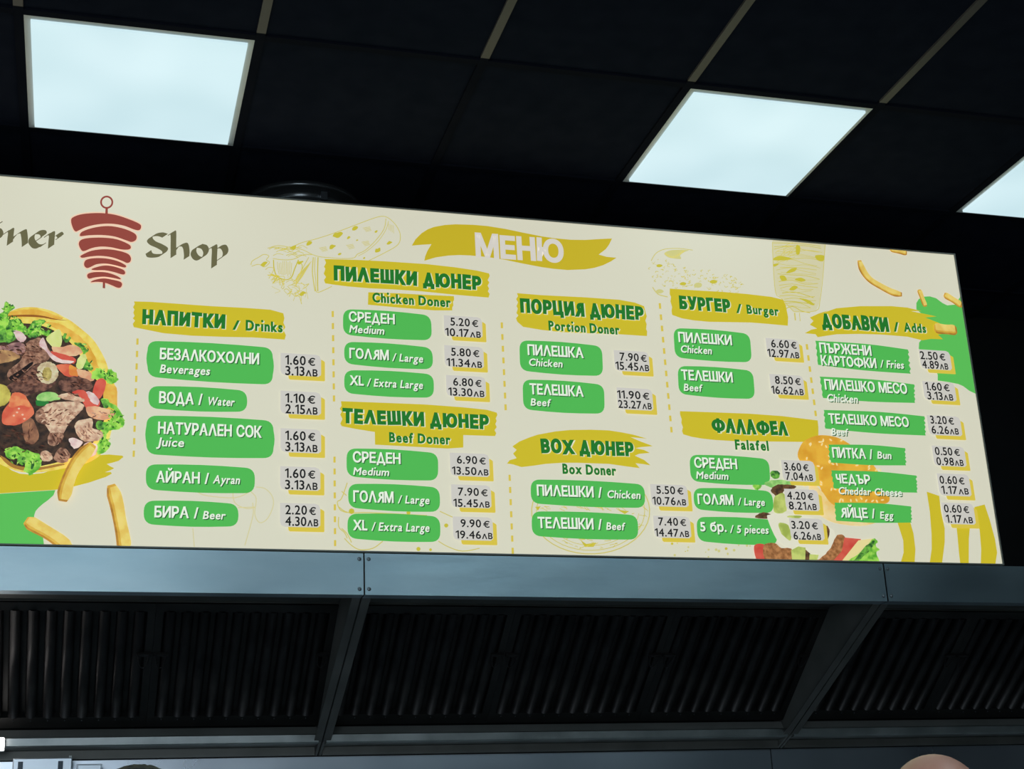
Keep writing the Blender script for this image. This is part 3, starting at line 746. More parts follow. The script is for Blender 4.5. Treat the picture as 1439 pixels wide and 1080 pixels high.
fp(K, ((40, 730), (90, 690), (180, 680), (300, 720), (420, 760), (445, 850), (400, 940), (330, 990), (300, 960), (260, 940), (270, 850), (190, 810), (100, 810)), F_LET, .0025)
fp(K, ((190, 820), (230, 780), (290, 800), (270, 860), (220, 870)), F_LETD, .002); fp(K, ((340, 840), (370, 830), (365, 900), (340, 920)), F_LETD, .001)
# fibres, glints and gaps that make up the photographed meat and leaves
rf = random.Random(11)
def sliver(cx, cy, l, w_, a, mat):
    c, s_ = math.cos(a), math.sin(a); o = []
    for t, u in ((-1, 0), (-.4, .8), (.3, 1), (1, .1), (.4, -.7), (-.3, -1)):
        t *= l*rf.uniform(.7, 1.1); u *= w_*rf.uniform(.6, 1.1); o.append((cx+t*c-u*s_, cy+t*s_+u*c))
    px(food, o, mat, FL[0]); FL[0] += .25
M_D = [ink('fibre_dark', 52, 34, 30), ink('fibre_brown', 92, 58, 46), ink('fibre_mid', 136, 94, 76)]
M_L = [ink('fibre_light', 190, 150, 124), ink('fibre_pale', 214, 184, 158), ink('fibre_brown2', 150, 108, 88)]
G_M = [ink('leaf_light', 176, 216, 104), ink('leaf_mid', 110, 176, 60), ink('leaf_deep', 40, 92, 42)]
FL[0] += 2
for (cx, cy, rx, ry, n, mats, a0) in (
    (44, 494, 18, 12, 46, M_D+M_L[2:], .5), (40, 531, 24, 11, 55, M_D+M_L[2:], .3), (108, 539, 15, 6, 22, M_D, .1), (14, 492, 16, 8, 14, M_D, .2),
    (82, 586, 26, 13, 60, M_L+M_D[1:], -.4), (78, 615, 9, 8, 18, M_D+M_L[:1], 1.2), (120, 605, 12, 10, 26, M_L, 1.1), (128, 612, 12, 5, 10, M_L, .2),
    (88, 642, 10, 6, 16, M_D+M_L[:1], .6), (66, 641, 7, 5, 10, M_L, .6), (140, 582, 14, 5, 12, M_L, .15), (100, 558, 14, 4, 10, M_L, .1),
    (42, 606, 6, 12, 12, M_D[1:], 1.5), (30, 628, 40, 8, 26, M_D[:1]+M_D[:2], .1), (18, 610, 16, 10, 18, M_D[:2], .3)):
    for k in range(n):
        t = rf.uniform(0, 2*PI); r = math.sqrt(rf.random())
        sliver(cx+rx*r*math.cos(t), cy+ry*r*math.sin(t), rf.uniform(1.4, 5.2), rf.uniform(.45, 1.4), a0+rf.uniform(-.6, .6), rf.choice(mats))
for (cx, cy, rx, ry, n) in ((14, 455, 16, 12, 34), (52, 463, 22, 10, 40), (10, 434, 6, 6, 10), (152, 527, 12, 8, 22), (160, 590, 12, 14, 34), (148, 620, 7, 12, 16), (34, 645, 22, 10, 34), (118, 490, 6, 6, 10), (126, 512, 5, 8, 10)):
    for k in range(n):
        t = rf.uniform(0, 2*PI); r = math.sqrt(rf.random())
        sliver(cx+rx*r*math.cos(t), cy+ry*r*math.sin(t), rf.uniform(1.2, 4.2), rf.uniform(.6, 1.7), rf.uniform(0, PI), rf.choice(G_M))
food.build('doner_photo', board)['label'] = 'printed photo of an open flatbread with meat, lettuce and tomato'

br = MB(); z = lambda x, y: (x/7.195, 640+y/7.195)
px(br, [z(*p) for p in ((-900, -60), (-200, -50), (0, 60), (120, 150), (200, 182), (300, 190), (440, 175), (640, 100), (850, 40), (1000, -5), (1100, -12), (1235, 0), (1248, 14), (1200, 52), (1140, 70), (1080, 84), (1110, 105), (1155, 128), (1110, 150), (1060, 168), (1120, 165), (1130, 182), (1070, 215), (1000, 238), (900, 272), (720, 318), (560, 345), (200, 368), (0, 382), (-900, 400))], I_YEL, 10)
br.build('brush_stroke', board)

# french fries scattered over the print
Y1, Y2, Y3 = ink_noise('fry_light', (226, 200, 110), (214, 180, 84), 30), ink_noise('fry_mid', (214, 172, 70), (196, 148, 52), 30), ink_noise('fry_dark', (186, 134, 50), (160, 108, 40), 30)
def fry(pts, wd, L=60, flip=1):
    f = MB(); c = crom(pts, 5, False); n = len(c); q = [B(*p) for p in c]; rows = []
    for i, p in enumerate(q):
        a, b = q[max(i-1, 0)], q[min(i+1, n-1)]; d = math.hypot(b[0]-a[0], b[1]-a[1])
        t = i/(n-1); h = wd*.5*(min(1, .55+3*min(t, 1-t)))*(1+.05*math.sin(9*t))
        nx, nz = -(b[1]-a[1])/d*h*flip, (b[0]-a[0])/d*h*flip
        rows.append([(p[0]+nx*s, p[1]+nz*s) for s in (1, .35, -.35, -.68, -1)])
    y = BY-STEP*L
    cl = lambda p: (min(max(p[0], BX0+.0042), BX1-.0042), y, min(max(p[1], BZ0+.0042), BZ1-.0042))
    for k, m in enumerate((Y1, Y1, Y2, Y3)):
        v = [cl(r[k]) for r in rows]+[cl(r[k+1]) for r in rows]
        f.add(v, [(i, i+1, n+i+1, n+i) if flip < 0 else (i+1, i, n+i, n+i+1) for i in range(n-1)], m)
    for e, s in ((0, 1), (n-1, -1)):          # browned ends
        r = rows[e]; g = rows[e+s]; vv = [cl(r[0]), cl(r[4]), cl(g[4]), cl(g[0])]
        f.add([(v[0], y-STEP, v[2]) for v in vv], [(0, 1, 2, 3)], Y3 if e else Y2)
    o = f.build('french_fry', board); return o
fry([(131, 626), (113, 645), (101, 664), (93, 685), (88, 706)], 0.036, 330, 1)
fry([(36, 731), (50, 739), (66, 748), (84, 760), (98, 774)], 0.036, 62, 1)
fry([(156, 681), (163, 705), (168, 730), (173, 756), (175, 775)], 0.036, 62, 1)
fry([(1207, 366), (1212, 380), (1222, 393), (1238, 403), (1254, 411), (1267, 414)], 0.024, 62, 1)
fry([(1250, 350), (1262, 353), (1274, 356)], 0.020, 62, 1)
fry([(1291, 407), (1295, 418), (1300, 431)], 0.018, 62, 1)
fry([(1326, 414), (1338, 421), (1352, 430)], 0.024, 62, 1)

# burger photograph lower right -------------------------------------------
food = MB(); FL = [12]; Q = lambda x, y: (1050+x/5.4, 600+y/5.4)
F_BUN = ink_noise('bun_top', (222, 168, 58), (206, 146, 44), 20)
F_BUNL = ink_noise('bun_pale', (228, 204, 150), (222, 184, 110), 22)
F_MAYO = ink('mayo', 226, 222, 200); F_PAT = ink_noise('patty', (132, 84, 48), (176, 122, 76), 80); F_CU = ink_noise('pickle', (188, 196, 108), (150, 164, 74), 25)
F_PATD = ink_noise('patty_dark', (62, 44, 32), (110, 78, 50), 60)
fp(Q, ((385, 230), (400, 150), (440, 100), (540, 62), (650, 70), (740, 105), (860, 190), (960, 290), (1040, 420), (1078, 520), (1070, 570), (1000, 590), (850, 640), (700, 640), (600, 560), (540, 430), (460, 320)), F_BUN, 0)
fp(Q, ((470, 420), (560, 480), (640, 580), (760, 620), (900, 620), (1060, 590), (1040, 690), (900, 745), (740, 740), (600, 700), (500, 600)), F_BUNL, 0)
for k in range(46):
    x, y = random.uniform(430, 720), random.uniform(90, 480)
    if random.random() < .35: x, y = random.uniform(690, 1040), random.uniform(280, 330) if random.random() < .4 else random.uniform(540, 570)
    a = random.uniform(0, PI)
    fp(Q, [(x+13*math.cos(t)*math.cos(a)-6*math.sin(t)*math.sin(a), y+13*math.cos(t)*math.sin(a)+6*math.sin(t)*math.cos(a)) for t in [i*PI/4 for i in range(8)]], ink('sesame', 240, 220, 156), 0, False)
fp(Q, ((170, 350), (200, 330), (245, 345), (235, 385), (195, 390)), F_LETD)
fp(Q, ((40, 440), (110, 440), (90, 470), (60, 475)), F_LET); fp(Q, ((130, 420), (250, 400), (400, 430), (300, 450), (180, 460)), F_CUCG)
fp(Q, ((175, 480), (220, 440), (280, 435), (370, 450), (340, 470), (280, 480), (250, 540), (210, 520)), F_PATD)
fp(Q, ((200, 540), (240, 510), (280, 510), (300, 620), (250, 655), (200, 640)), F_CU)
fp(Q, ((60, 690), (90, 655), (150, 650), (200, 690)), F_PATD)
fp(Q, ((150, 690), (170, 665), (250, 655), (330, 665), (500, 690), (580, 750), (650, 780), (665, 860), (620, 950), (540, 968), (470, 940), (380, 900), (300, 915), (220, 850)), F_MAYO, 0)
fp(Q, ((300, 675), (400, 670), (400, 690), (330, 690)), F_CU); fp(Q, ((235, 730), (310, 745), (330, 860), (260, 810)), F_CU)
fp(Q, ((600, 750), (625, 790), (610, 850), (590, 850)), F_PATD)
fp(Q, ((50, 900), (140, 900), (170, 1030), (80, 1030)), F_RED, 0)
fp(Q, ((120, 900), (200, 880), (260, 920), (335, 925), (335, 1030), (150, 1030)), F_PAT)
fp(Q, ((330, 935), (385, 905), (440, 915), (445, 1030), (340, 1030)), F_CU, 0, False)
fp(Q, ((440, 930), (475, 960), (475, 1030), (440, 1030)), F_PATD, 0, False)
fp(Q, ((470, 965), (540, 970), (530, 1030), (470, 1030)), F_CU, 0, False)
fp(Q, ((520, 1030), (590, 965), (640, 900), (680, 820), (740, 835), (710, 960), (650, 1030)), F_PAT)
fp(Q, ((735, 838), (860, 850), (840, 910), (790, 970), (730, 1030), (655, 1030), (715, 940)), F_RED, 0, False)
fp(Q, ((840, 860), (950, 845), (930, 880), (860, 950), (790, 1030), (720, 1030)), ink('onion_edge', 232, 216, 150), 0, False)
fp(Q, ((955, 845), (985, 870), (970, 900), (1000, 930), (975, 960), (985, 1030), (770, 1030), (840, 960), (910, 890)), F_LET, .0015)
fp(Q, ((900, 900), (960, 860), (940, 920), (860, 1000), (800, 1030), (840, 970)), F_LETD, .001)
food.build('burger_photo', board)['label'] = 'printed photo of a sesame burger with lettuce and tomato'

# shop name and logo --------------------------------------------------------
LG = lambda x, y: (80+x/5.535, 260+y/5.535)
SL = [((110, 280), (125, 250), (200, 225), (330, 217), (450, 230), (560, 265), (640, 300), (655, 325), (640, 350), (600, 345), (520, 315), (420, 300), (320, 305), (230, 325), (170, 352), (145, 360), (125, 335)),
      ((178, 388), (200, 360), (290, 330), (400, 318), (500, 333), (580, 362), (617, 390), (615, 425), (580, 442), (540, 430), (450, 400), (350, 388), (250, 390), (190, 397)),
      ((170, 460), (185, 428), (240, 412), (350, 408), (460, 420), (550, 455), (575, 480), (560, 500), (500, 500), (420, 483), (340, 478), (270, 490), (215, 512), (190, 505)),
      ((182, 555), (200, 540), (270, 510), (370, 498), (470, 508), (550, 533), (575, 565), (570, 595), (545, 605), (510, 590), (430, 562), (340, 550), (260, 555), (200, 565)),
      ((212, 605), (230, 580), (290, 568), (380, 570), (470, 590), (530, 620), (537, 635), (520, 640), (450, 622), (380, 610), (310, 615), (265, 635), (235, 645), (215, 630)),
      ((268, 655), (300, 640), (370, 625), (440, 632), (510, 655), (530, 675), (525, 693), (500, 693), (440, 675), (370, 662), (300, 662)),
      ((235, 705), (250, 685), (310, 675), (390, 680), (460, 703), (495, 725), (488, 732), (440, 722), (370, 712), (300, 717), (250, 727)),
      ((263, 755), (290, 738), (360, 725), (430, 735), (490, 750), (507, 770), (495, 795), (470, 797), (430, 780), (370, 758), (310, 752))]
lg = MB()
for s in SL:
    c = crom(s, 4); n = len(c); out = []
    for i in range(n):
        a, b = c[i-1], c[(i+1) % n]; d = math.hypot(b[0]-a[0], b[1]-a[1]) or 1
        out.append((c[i][0]+(b[1]-a[1])/d*9, c[i][1]-(b[0]-a[0])/d*9))
    px(lg, [LG(*p) for p in out], I_PEACH, 3); px(lg, [LG(*p) for p in c], I_RED, 4)
def ring(cx, cy, r0, r1, mat, L):
    n = 28; v = []
    for r in (r0, r1):
        for k in range(n):
            p = B(*LG(cx+r*math.cos(2*PI*k/n), cy+r*math.sin(2*PI*k/n))); v.append((p[0], BY-STEP*L, p[1]))
    lg.add(v, [(k, (k+1) % n, n+(k+1) % n, n+k) for k in range(n)], mat)
ring(387, 133, 37, 51, I_RED, 4)
px(lg, [LG(*p) for p in ((378, 176), (396, 176), (396, 224), (376, 224))], I_RED, 4)
px(lg, [LG(*p) for p in ((357, 755), (375, 757), (375, 803), (356, 800))], I_RED, 4)
lg.build('doner_logo', board)['label'] = 'red logo of stacked meat slices on a spit'

scr = MB()
def nib(pts, fn, w=(13, -9), n=6):
    """broad-pen stroke: quads swept by a slanted nib"""
    c = crom([fn(*p) for p in pts], n, False)
    for i in range(len(c)-1):
        p, q = c[i], c[i+1]
        P = [B(p[0]-w[0], p[1]-w[1]), B(p[0]+w[0], p[1]+w[1]), B(q[0]+w[0], q[1]+w[1]), B(q[0]-w[0], q[1]-w[1])]
        a = sum(P[k][0]*P[(k+1) % 4][1]-P[(k+1) % 4][0]*P[k][1] for k in range(4))
        if abs(a) < 1e-9: continue
        if a < 0: P = P[::-1]
        scr.add([(x, BY-STEP*(4+.02*i), zz) for x, zz in P], [(0, 1, 2, 3)], I_SAGE)
    for p in (c[0], c[-1]):                   # pen thickness at the ends
        e = [B(p[0]-w[0]-.3, p[1]-w[1]-.3), B(p[0]-w[0]+.3, p[1]-w[1]+.5), B(p[0]+w[0]+.3, p[1]+w[1]+.5), B(p[0]+w[0]-.3, p[1]+w[1]-.3)]
        scr.add([(x, BY-STEP*4, zz) for x, zz in e], [(0, 1, 2, 3)], I_SAGE)
NW = (4.0, -2.6); NW2 = (4.4, -3.0)
for s in (((838, 392), (800, 382), (750, 392), (722, 420), (745, 450), (800, 475), (842, 505), (820, 540), (770, 550), (725, 545), (712, 522)),
          ((885, 377), (905, 372), (906, 460), (906, 550)), ((906, 520), (940, 480), (985, 462), (1003, 480), (1010, 530), (1008, 562)),
          ((1112, 472), (1075, 490), (1062, 525), (1080, 560), (1110, 572), (1145, 552), (1160, 515), (1145, 482), (1112, 472)),
          ((1195, 488), (1225, 478), (1224, 560), (1222, 630)), ((1228, 505), (1262, 482), (1295, 480), (1312, 515), (1300, 550), (1265, 572))):
    nib(s, LG, NW)
scr.build('shop_name', board); scr = MB()
S2 = lambda x, y: (x/10.8, 280+y/10.8)
for s in (((95, 500), (165, 465), (160, 560), (150, 665)), ((165, 620), (240, 540), (345, 485), (365, 520), (375, 600), (378, 685)),
          ((590, 600), (660, 545), (640, 500), (560, 505), (490, 560), (480, 630), (530, 700), (590, 715), (650, 690)),
          ((715, 545), (785, 515), (782, 610), (775, 710)), ((785, 590), (850, 545), (895, 525), (920, 560), (890, 580)),
          ((-95, 470), (-150, 520), (-150, 590), (-95, 640), (-20, 600), (5, 540), (-30, 475), (-95, 470)), ((-20, 372), (-8, 366)), ((-120, 366), (-108, 360)),
          ((-480, 340), (-450, 330), (-452, 480), (-460, 620)), ((-470, 350), (-360, 330), (-250, 380), (-220, 480), (-280, 590), (-380, 630), (-460, 620))):
    nib(s, S2, NW2)
scr.build('shop_name', board)

# title flag ------------------------------------------------------------------
fl = MB(); z = lambda x, y: (560+x/4, 290+y/4)
px(fl, [z(*p) for p in ((75, 220), (95, 185), (130, 150), (165, 128), (200, 115), (260, 104), (320, 100), (420, 103), (500, 110), (600, 126), (700, 147), (800, 167), (880, 179), (970, 187), (1050, 188), (1130, 183), (1200, 180), (1185, 212), (1165, 240), (1125, 270), (1170, 283), (1225, 288), (1195, 308), (1150, 330), (1100, 345), (1050, 353), (950, 357), (870, 350), (800, 340), (700, 321), (600, 300), (500, 284), (400, 275), (340, 273), (280, 276), (210, 286), (145, 305), (150, 280), (162, 250), (185, 212), (130, 215))], I_FLAG, 5)
write(fl, 'МЕНЮ', 668.5, 361, 792.5, 32.5, ink('title_cream', 216, 210, 200), 6, 0.055, 0.14, 0, 0.04)
fl.build('title_flag', board)['label'] = 'yellow flag reading МЕНЮ in cream letters'

# headings --------------------------------------------------------------------
def heading(label, shapes, texts):
    h = MB()
    for k, s in enumerate(shapes): px(h, s, I_YEL, 8+k*.5)
    for (t, x0, y0, x1, cap, big) in texts:
        b, j, g = (0.082, 0.05, 0.25) if big else (0.05, 0.02, 0.19)
        write(h, t, x0, y0, x1, cap, I_MINT, 70, b+.018, g, 0, j, (1.3, .8))
        write(h, t, x0, y0, x1, cap, I_DKGR, 72, b, g, 0, j)
    h.build('heading', board)['label'] = label
heading('yellow brushed heading reading НАПИТКИ / Drinks', [
    [(188.3, 423.3), (212, 424), (255, 427), (296.7, 430), (345, 432.5), (380, 435), (398, 440)]+rag((398, 440), (401, 476), 6, 1.6)+[(400, 477), (356.7, 474), (310, 473), (270, 471.5), (230, 468), (205, 463), (188, 459.5)]+rag((188, 459.5), (188.3, 423.3), 9, 1.8)],
    [('НАПИТКИ', 199.5, 455.5, 316.5, 20, True), ('/', 327, 463.5, 336, 13.5, False), ('Drinks', 345, 464.5, 397, 15, False)])
heading('yellow brushed heading reading ПИЛЕШКИ ДЮНЕР, Chicken Doner', [
    [(456, 363.8), (500, 365), (540, 367), (600, 371), (640, 375.5), (670, 380), (687, 384)]+rag((687, 384), (686.5, 418), 8, 1.6)+[(686.5, 418), (637.5, 413.8), (590, 409), (552.5, 406.5), (520, 405), (490, 402.5), (470, 400), (457, 398)]+rag((457, 398), (456, 363.8), 7, 2.2),
    [(517.5, 410.5), (560, 412), (600, 414.2), (637.8, 416)]+rag((637.8, 416), (635.5, 436), 5, 1)+[(635.5, 436), (610, 436), (560, 432), (517, 428)]],
    [('ПИЛЕШКИ ДЮНЕР', 468.8, 394, 676, 20, True), ('Chicken Doner', 523, 425, 633, 14, False)])
heading('yellow brushed heading reading ТЕЛЕШКИ ДЮНЕР, Beef Doner', [
    [(479, 563.5), (520, 565), (595.6, 568), (650, 572), (684.4, 575.6), (698, 579.5)]+rag((698, 579.5), (695.6, 612.5), 8, 1.7)+[(695.6, 612.5), (651, 611), (651, 628.5), (629, 630), (600, 628.5), (573, 627), (527, 624.5), (526.7, 606.7), (500, 602.5), (480, 598.5)]+rag((480, 598.5), (479, 563.5), 7, 2)],
    [('ТЕЛЕШКИ ДЮНЕР', 481, 594.5, 686.7, 20, True), ('Beef Doner', 546.7, 621.5, 632.7, 14.5, False)])
heading('yellow brushed heading reading ПОРЦИЯ ДЮНЕР, Portion Doner', [
    [(726.3, 411.7), (760, 414.5), (820, 417.5), (870, 421), (892, 425), (905, 430), (907.5, 440)]+rag((907.5, 440), (909, 472), 6, 1.2)+[(909, 472), (870, 469.5), (820, 468), (790, 466.5), (761.7, 463.5), (735, 459), (727, 452)]+rag((727, 452), (726.3, 411.7), 9, 2)],
    [('ПОРЦИЯ ДЮНЕР', 731, 439.5, 904, 19.5, True), ('Portion Doner', 770.8, 464.5, 870, 14, False)])
heading('yellow brushed heading reading БУРГЕР / Burger', [
    [(941.3, 405.3), (980, 408), (1016, 410), (1050, 413), (1084, 417), (1100, 421), (1104, 428), (1107.5, 446), (1107, 457.5), (1080, 455), (1055, 453), (996.7, 452), (975, 450), (957.8, 447), (944.5, 442.3)]+rag((944.5, 442.3), (941.3, 405.3), 6, 1)],
    [('БУРГЕР', 954.8, 434.8, 1026.3, 18.5, True), ('/', 1034.7, 440, 1042, 13, False), ('Burger', 1049.3, 441, 1094, 13, False)])
heading('yellow brushed heading reading ФАЛАФЕЛ, Falafel', [
    [(955.5, 577.5), (1000, 579), (1053, 581), (1100, 584.5), (1149, 590.5), (1150, 600), (1150, 621), (1115.6, 620.5), (1070, 620), (1031, 619.5), (1005, 618), (986.7, 616), (972, 613.5), (960, 610)]+rag((960, 610), (955.5, 577.5), 6, 1)],
    [('ФАЛАФЕЛ', 1000.4, 608, 1106.7, 20, True), ('Falafel', 1033, 631.8, 1080, 14.5, False)])
heading('yellow streaked heading reading ВОХ ДЮНЕР, Box Doner', [
    [(720, 627), (730, 620), (745, 614), (755.6, 610.5), (780, 606), (800, 604), (830, 603.5), (855.6, 604.5), (872, 607), (890, 610.5), (909, 616), (886, 614), (900, 620), (917.5, 626.5), (900, 628), (893, 629.5), (905, 632), (913, 636), (897.8, 637.5), (892, 640), (905, 646), (914, 653.5), (905, 652), (893, 650.5), (899, 657.5), (880, 655), (855.6, 651.5), (811, 650), (790, 650), (766.7, 651.5), (750, 654), (733, 656), (720, 652), (712.5, 651), (716, 646.5), (726, 643.5), (721, 637), (726, 632)]],
    [('ВОХ ДЮНЕР', 760, 636.5, 890.4, 20, True), ('Box Doner', 790.4, 665.8, 865.6, 14.5, False)])
heading('yellow streaked heading reading ДОБАВКИ / Adds', [
    [(1138, 446), (1150, 440.5), (1164, 436), (1158, 439), (1175, 433), (1209, 430), (1253, 430), (1275, 432), (1295, 437), (1280, 437), (1300, 441), (1316, 444.5), (1300, 446), (1318, 453), (1332, 460), (1322, 462), (1331, 468), (1318, 470), (1325, 476.5), (1308, 476), (1296, 478), (1275.6, 473), (1240, 470), (1208.9, 469), (1175.6, 469.5), (1149, 473.5), (1146, 469.5), (1131, 468), (1140, 463), (1148, 461.5), (1138, 456), (1143, 451)]],
    [('ДОБАВКИ', 1155, 460.8, 1248.4, 20, True), ('/', 1256, 466, 1263, 13.5, False), ('Adds', 1270.4, 466.2, 1301, 13, False)])
fry([(1312, 461), (1328, 463), (1344, 464)], 0.036, 74, 1)

# item labels -----------------------------------------------------------------
def item(tl, tr, br, bl, texts, brush=False):
    h = MB()
    if brush:
        mt = ((tl[0]*.45+tr[0]*.55), (tl[1]*.45+tr[1]*.55)-2.2); mb_ = ((bl[0]*.5+br[0]*.5), (bl[1]*.5+br[1]*.5)+1.6)
        top = crom([tl, mt, tr], 4, False); bot = crom([br, mb_, bl], 4, False)
        px(h, top+rag(tr, br, 9, 1.2)+bot+rag(bl, tl, 7, 1.0), I_GREEN, 20)
    else:
        lay(h, rquad(tl, tr, br, bl, 0.030, 0.003), I_GREEN, 20)
    for (t, x0, y0, x1, cap, big) in texts:
        it = 0.0 if big else 0.16
        bd = 0.034 if big else 0.028
        write(h, t, x0, y0, x1, cap, I_SHADE, 76, bd, .12, it, 0, (1.3, 1.2))
        write(h, t, x0, y0, x1, cap, I_WHITE, 78, bd, .12, it, 0)
    o = h.build('item_label', board); o['label'] = 'green label reading '+' '.join(t[0] for t in texts)
ITEMS = [
 ((207.3,478.3),(383.3,488.3),(383.3,540.7),(207.3,529.5),[('БЕЗАЛКОХОЛНИ',224.3,505,364,15.5,1),('Beverages',224.3,524,295.7,12,0)]),
 ((209,541.7),(347.3,548.3),(347.3,579),(208.3,574),[('ВОДА /',223.3,566.5,284.3,16,1),('Water',290.7,569.3,330,11.7,0)]),
 ((205.7,583.3),(384.3,590.7),(384.3,644),(205.7,638.3),[('НАТУРАЛЕН СОК',221.7,609.5,367.3,16.3,1),('Juice',220,627,259.3,12.5,0)]),
 ((205,651.7),(358.3,657.3),(357.7,693.3),(205,688),[('АЙРАН /',219,677.8,293.3,15.7,1),('Ayran',299,679.3,337.7,12,0)]),
 ((202.3,702.7),(335,707.3),(335,740),(201.7,736.7),[('БИРА /',216.7,727,278.3,15.7,1),('Beer',284.7,729.3,317.3,11.5,0)]),
 ((482,433.7),(605.5,442.5),(607,478.7),(482,470.5),[('СРЕДЕН',490,452,554.5,13.8,1),('Medium',490.5,467.5,540.5,10.7,0)]),
 ((483.7,479.5),(607.5,488),(608.7,519.5),(483.7,511.3),[('ГОЛЯМ',490.7,503.5,546.2,14,1),('/ Large',551,507.5,595,11,0)]),
 ((483.7,519.5),(609.4,525.3),(609.7,559.3),(483.7,552.7),[('XL',491.5,541.3,511,14,1),('/ Extra Large',515.4,543,594.8,11.3,0)]),
 ((487,629.3),(615.6,636),(615.6,675.6),(487,669.5),[('СРЕДЕН',495.6,649.7,562.7,15,1),('Medium',496,667.2,547.3,10.7,0)]),
 ((489.3,679),(617.8,684.2),(618.4,719.6),(489.3,713.5),[('ГОЛЯМ',496.2,705.2,552.9,15.5,1),('/ Large',558.9,707.2,604,11.3,0)]),
 ((488.4,721),(618.4,725),(618.9,761.8),(488.2,756.5),[('XL',496.2,745,516,15,1),('/ Extra Large',521.8,745.6,604,12,0)]),
 ((729.7,477.5),(845.8,485.8),(847.5,528.7),(730.8,521),[('ПИЛЕШКА',741.3,499,819.5,14.5,1),('Chicken',742.5,514,790.8,10.5,0)]),
 ((734.2,532.5),(848.7,540),(849.7,581.7),(735.3,575.5),[('ТЕЛЕШКА',744.2,554,819.5,14.7,1),('Beef',745.3,570,774,10.3,0)]),
 ((745.6,673),(905.6,680),(906.7,713.8),(746,707.3),[('ПИЛЕШКИ /',754.4,696.5,845.6,15,1),('Chicken',852.7,699.7,900.4,11,0)]),
 ((747,717.8),(896,723.3),(897,758.4),(747.3,753),[('ТЕЛЕШКИ /',755.6,742,845.6,15.2,1),('Beef',851.6,744.4,878.4,10.7,0)]),
 ((946,460.3),(1053.5,468.5),(1056.6,509.5),(948.5,502.5),[('ПИЛЕШКИ',953.3,480.8,1028,13.8,1),('Chicken',956,495.5,1000.5,10.5,0)]),
 ((952,513.5),(1058,520.3),(1061,561),(953.8,553.8),[('ТЕЛЕШКИ',957.5,533.8,1029.3,14,1),('Beef',960.5,549.3,987,10.3,0)]),
 ((968.4,638.2),(1080.4,644.4),(1082.7,681.8),(970.7,676.3),[('СРЕДЕН',975.6,657.2,1035.6,14.2,1),('Medium',978,672.6,1023.8,10.4,0)]),
 ((974,685),(1084.9,689.5),(1087.8,721),(975.6,715.8),[('ГОЛЯМ',980.4,708.2,1030.4,14,1),('/ Large',1036.7,709.8,1075,10.5,0)]),
 ((978.2,725.6),(1090,730),(1093,766),(980.4,760.5),[('5 бр.',984,746.5,1020.7,13.3,1),('/ 5 pieces',1025.6,748.7,1080.4,11,0)]),
 ((1145.6,478.6),(1275.6,491),(1279.6,525),(1149.5,512.5),[('ПЪРЖЕНИ',1151.8,495.8,1224,13.8,1),('КАРТОФКИ',1153.8,513.2,1231,13.6,1),('/ Fries',1236.7,516.5,1270.4,10.7,0)],True),
 ((1151.6,529),(1284.4,540),(1285.6,566),(1156.7,559),[('ПИЛЕШКО МЕСО',1159,547.5,1274,14.2,1),('Chicken',1161.6,564.2,1205.6,10.7,0)],True),
 ((1157.3,575.8),(1298.7,584.8),(1300.6,611.8),(1159.7,602),[('ТЕЛЕШКО МЕСО',1164.5,595,1276.5,13.7,1),('Beef',1168,611.5,1191.8,10,0)],True),
 ((1164,624.5),(1271.7,629.5),(1273,653.7),(1165.7,649.6),[('ПИТКА /',1169.8,643,1226,14,1),('Bun',1232.5,644.5,1253,10.5,0)],True),
 ((1167.7,660.6),(1287.4,668),(1289,692),(1171.8,686),[('ЧЕДЪР',1175,679,1222.8,13,1),('Cheddar Cheese',1177.8,694.4,1267.4,10.3,0)],True),
 ((1172.5,706),(1280,711.3),(1281,734),(1175,731.5),[('ЯЙЦЕ /',1181.4,727,1229.6,13.8,1),('Egg',1236.3,728.7,1255.6,10.2,0)],True),
]
for it in ITEMS: item(*it)

# price stickers ----------------------------------------------------------------
def price(tl, br, l1, l2):
    h = MB()
    (a, b), (c, d) = B(*tl), B(*br)
    R = lambda x0, z0, x1, z1, r: [(x0+r*(1-math.cos(t)), z0-r*(1-math.sin(t))) if 0 else (x0, z0) for t in (0,)]+[(x1-r, z0), (x1-r*.3, z0-r*.3), (x1, z0-r), (x1, z1+r*.5), (x1-r*.5, z1), (x0+r, z1), (x0+r*.3, z1+r*.3), (x0, z1+r)]
    ox = 0.011; oz = 0.0125
    lay(h, [(a+.022, d+.004), (c+ox-.012, d+.004), (c, b-.014), (c+ox-.002, b-.019), (c+ox, b-.022), (c+ox, d-oz+.002), (c+ox-.002, d-oz), (a+.028, d-oz), (a+.024, d-oz+.003)], I_TAGY, 80)
    lay(h, R(a, b, c, d, 0.014), I_GREY, 82)
    for (t, x0, y0, x1) in (l1, l2):
        write(h, t, x0, y0, x1, 11.3 if x0 > 480 else 13.2, I_BLACK, 84, 0.022, .12, sp=.10)
    o = h.build('price_sticker', board); o['label'] = 'grey price sticker reading %s %s' % (l1[0], l2[0])
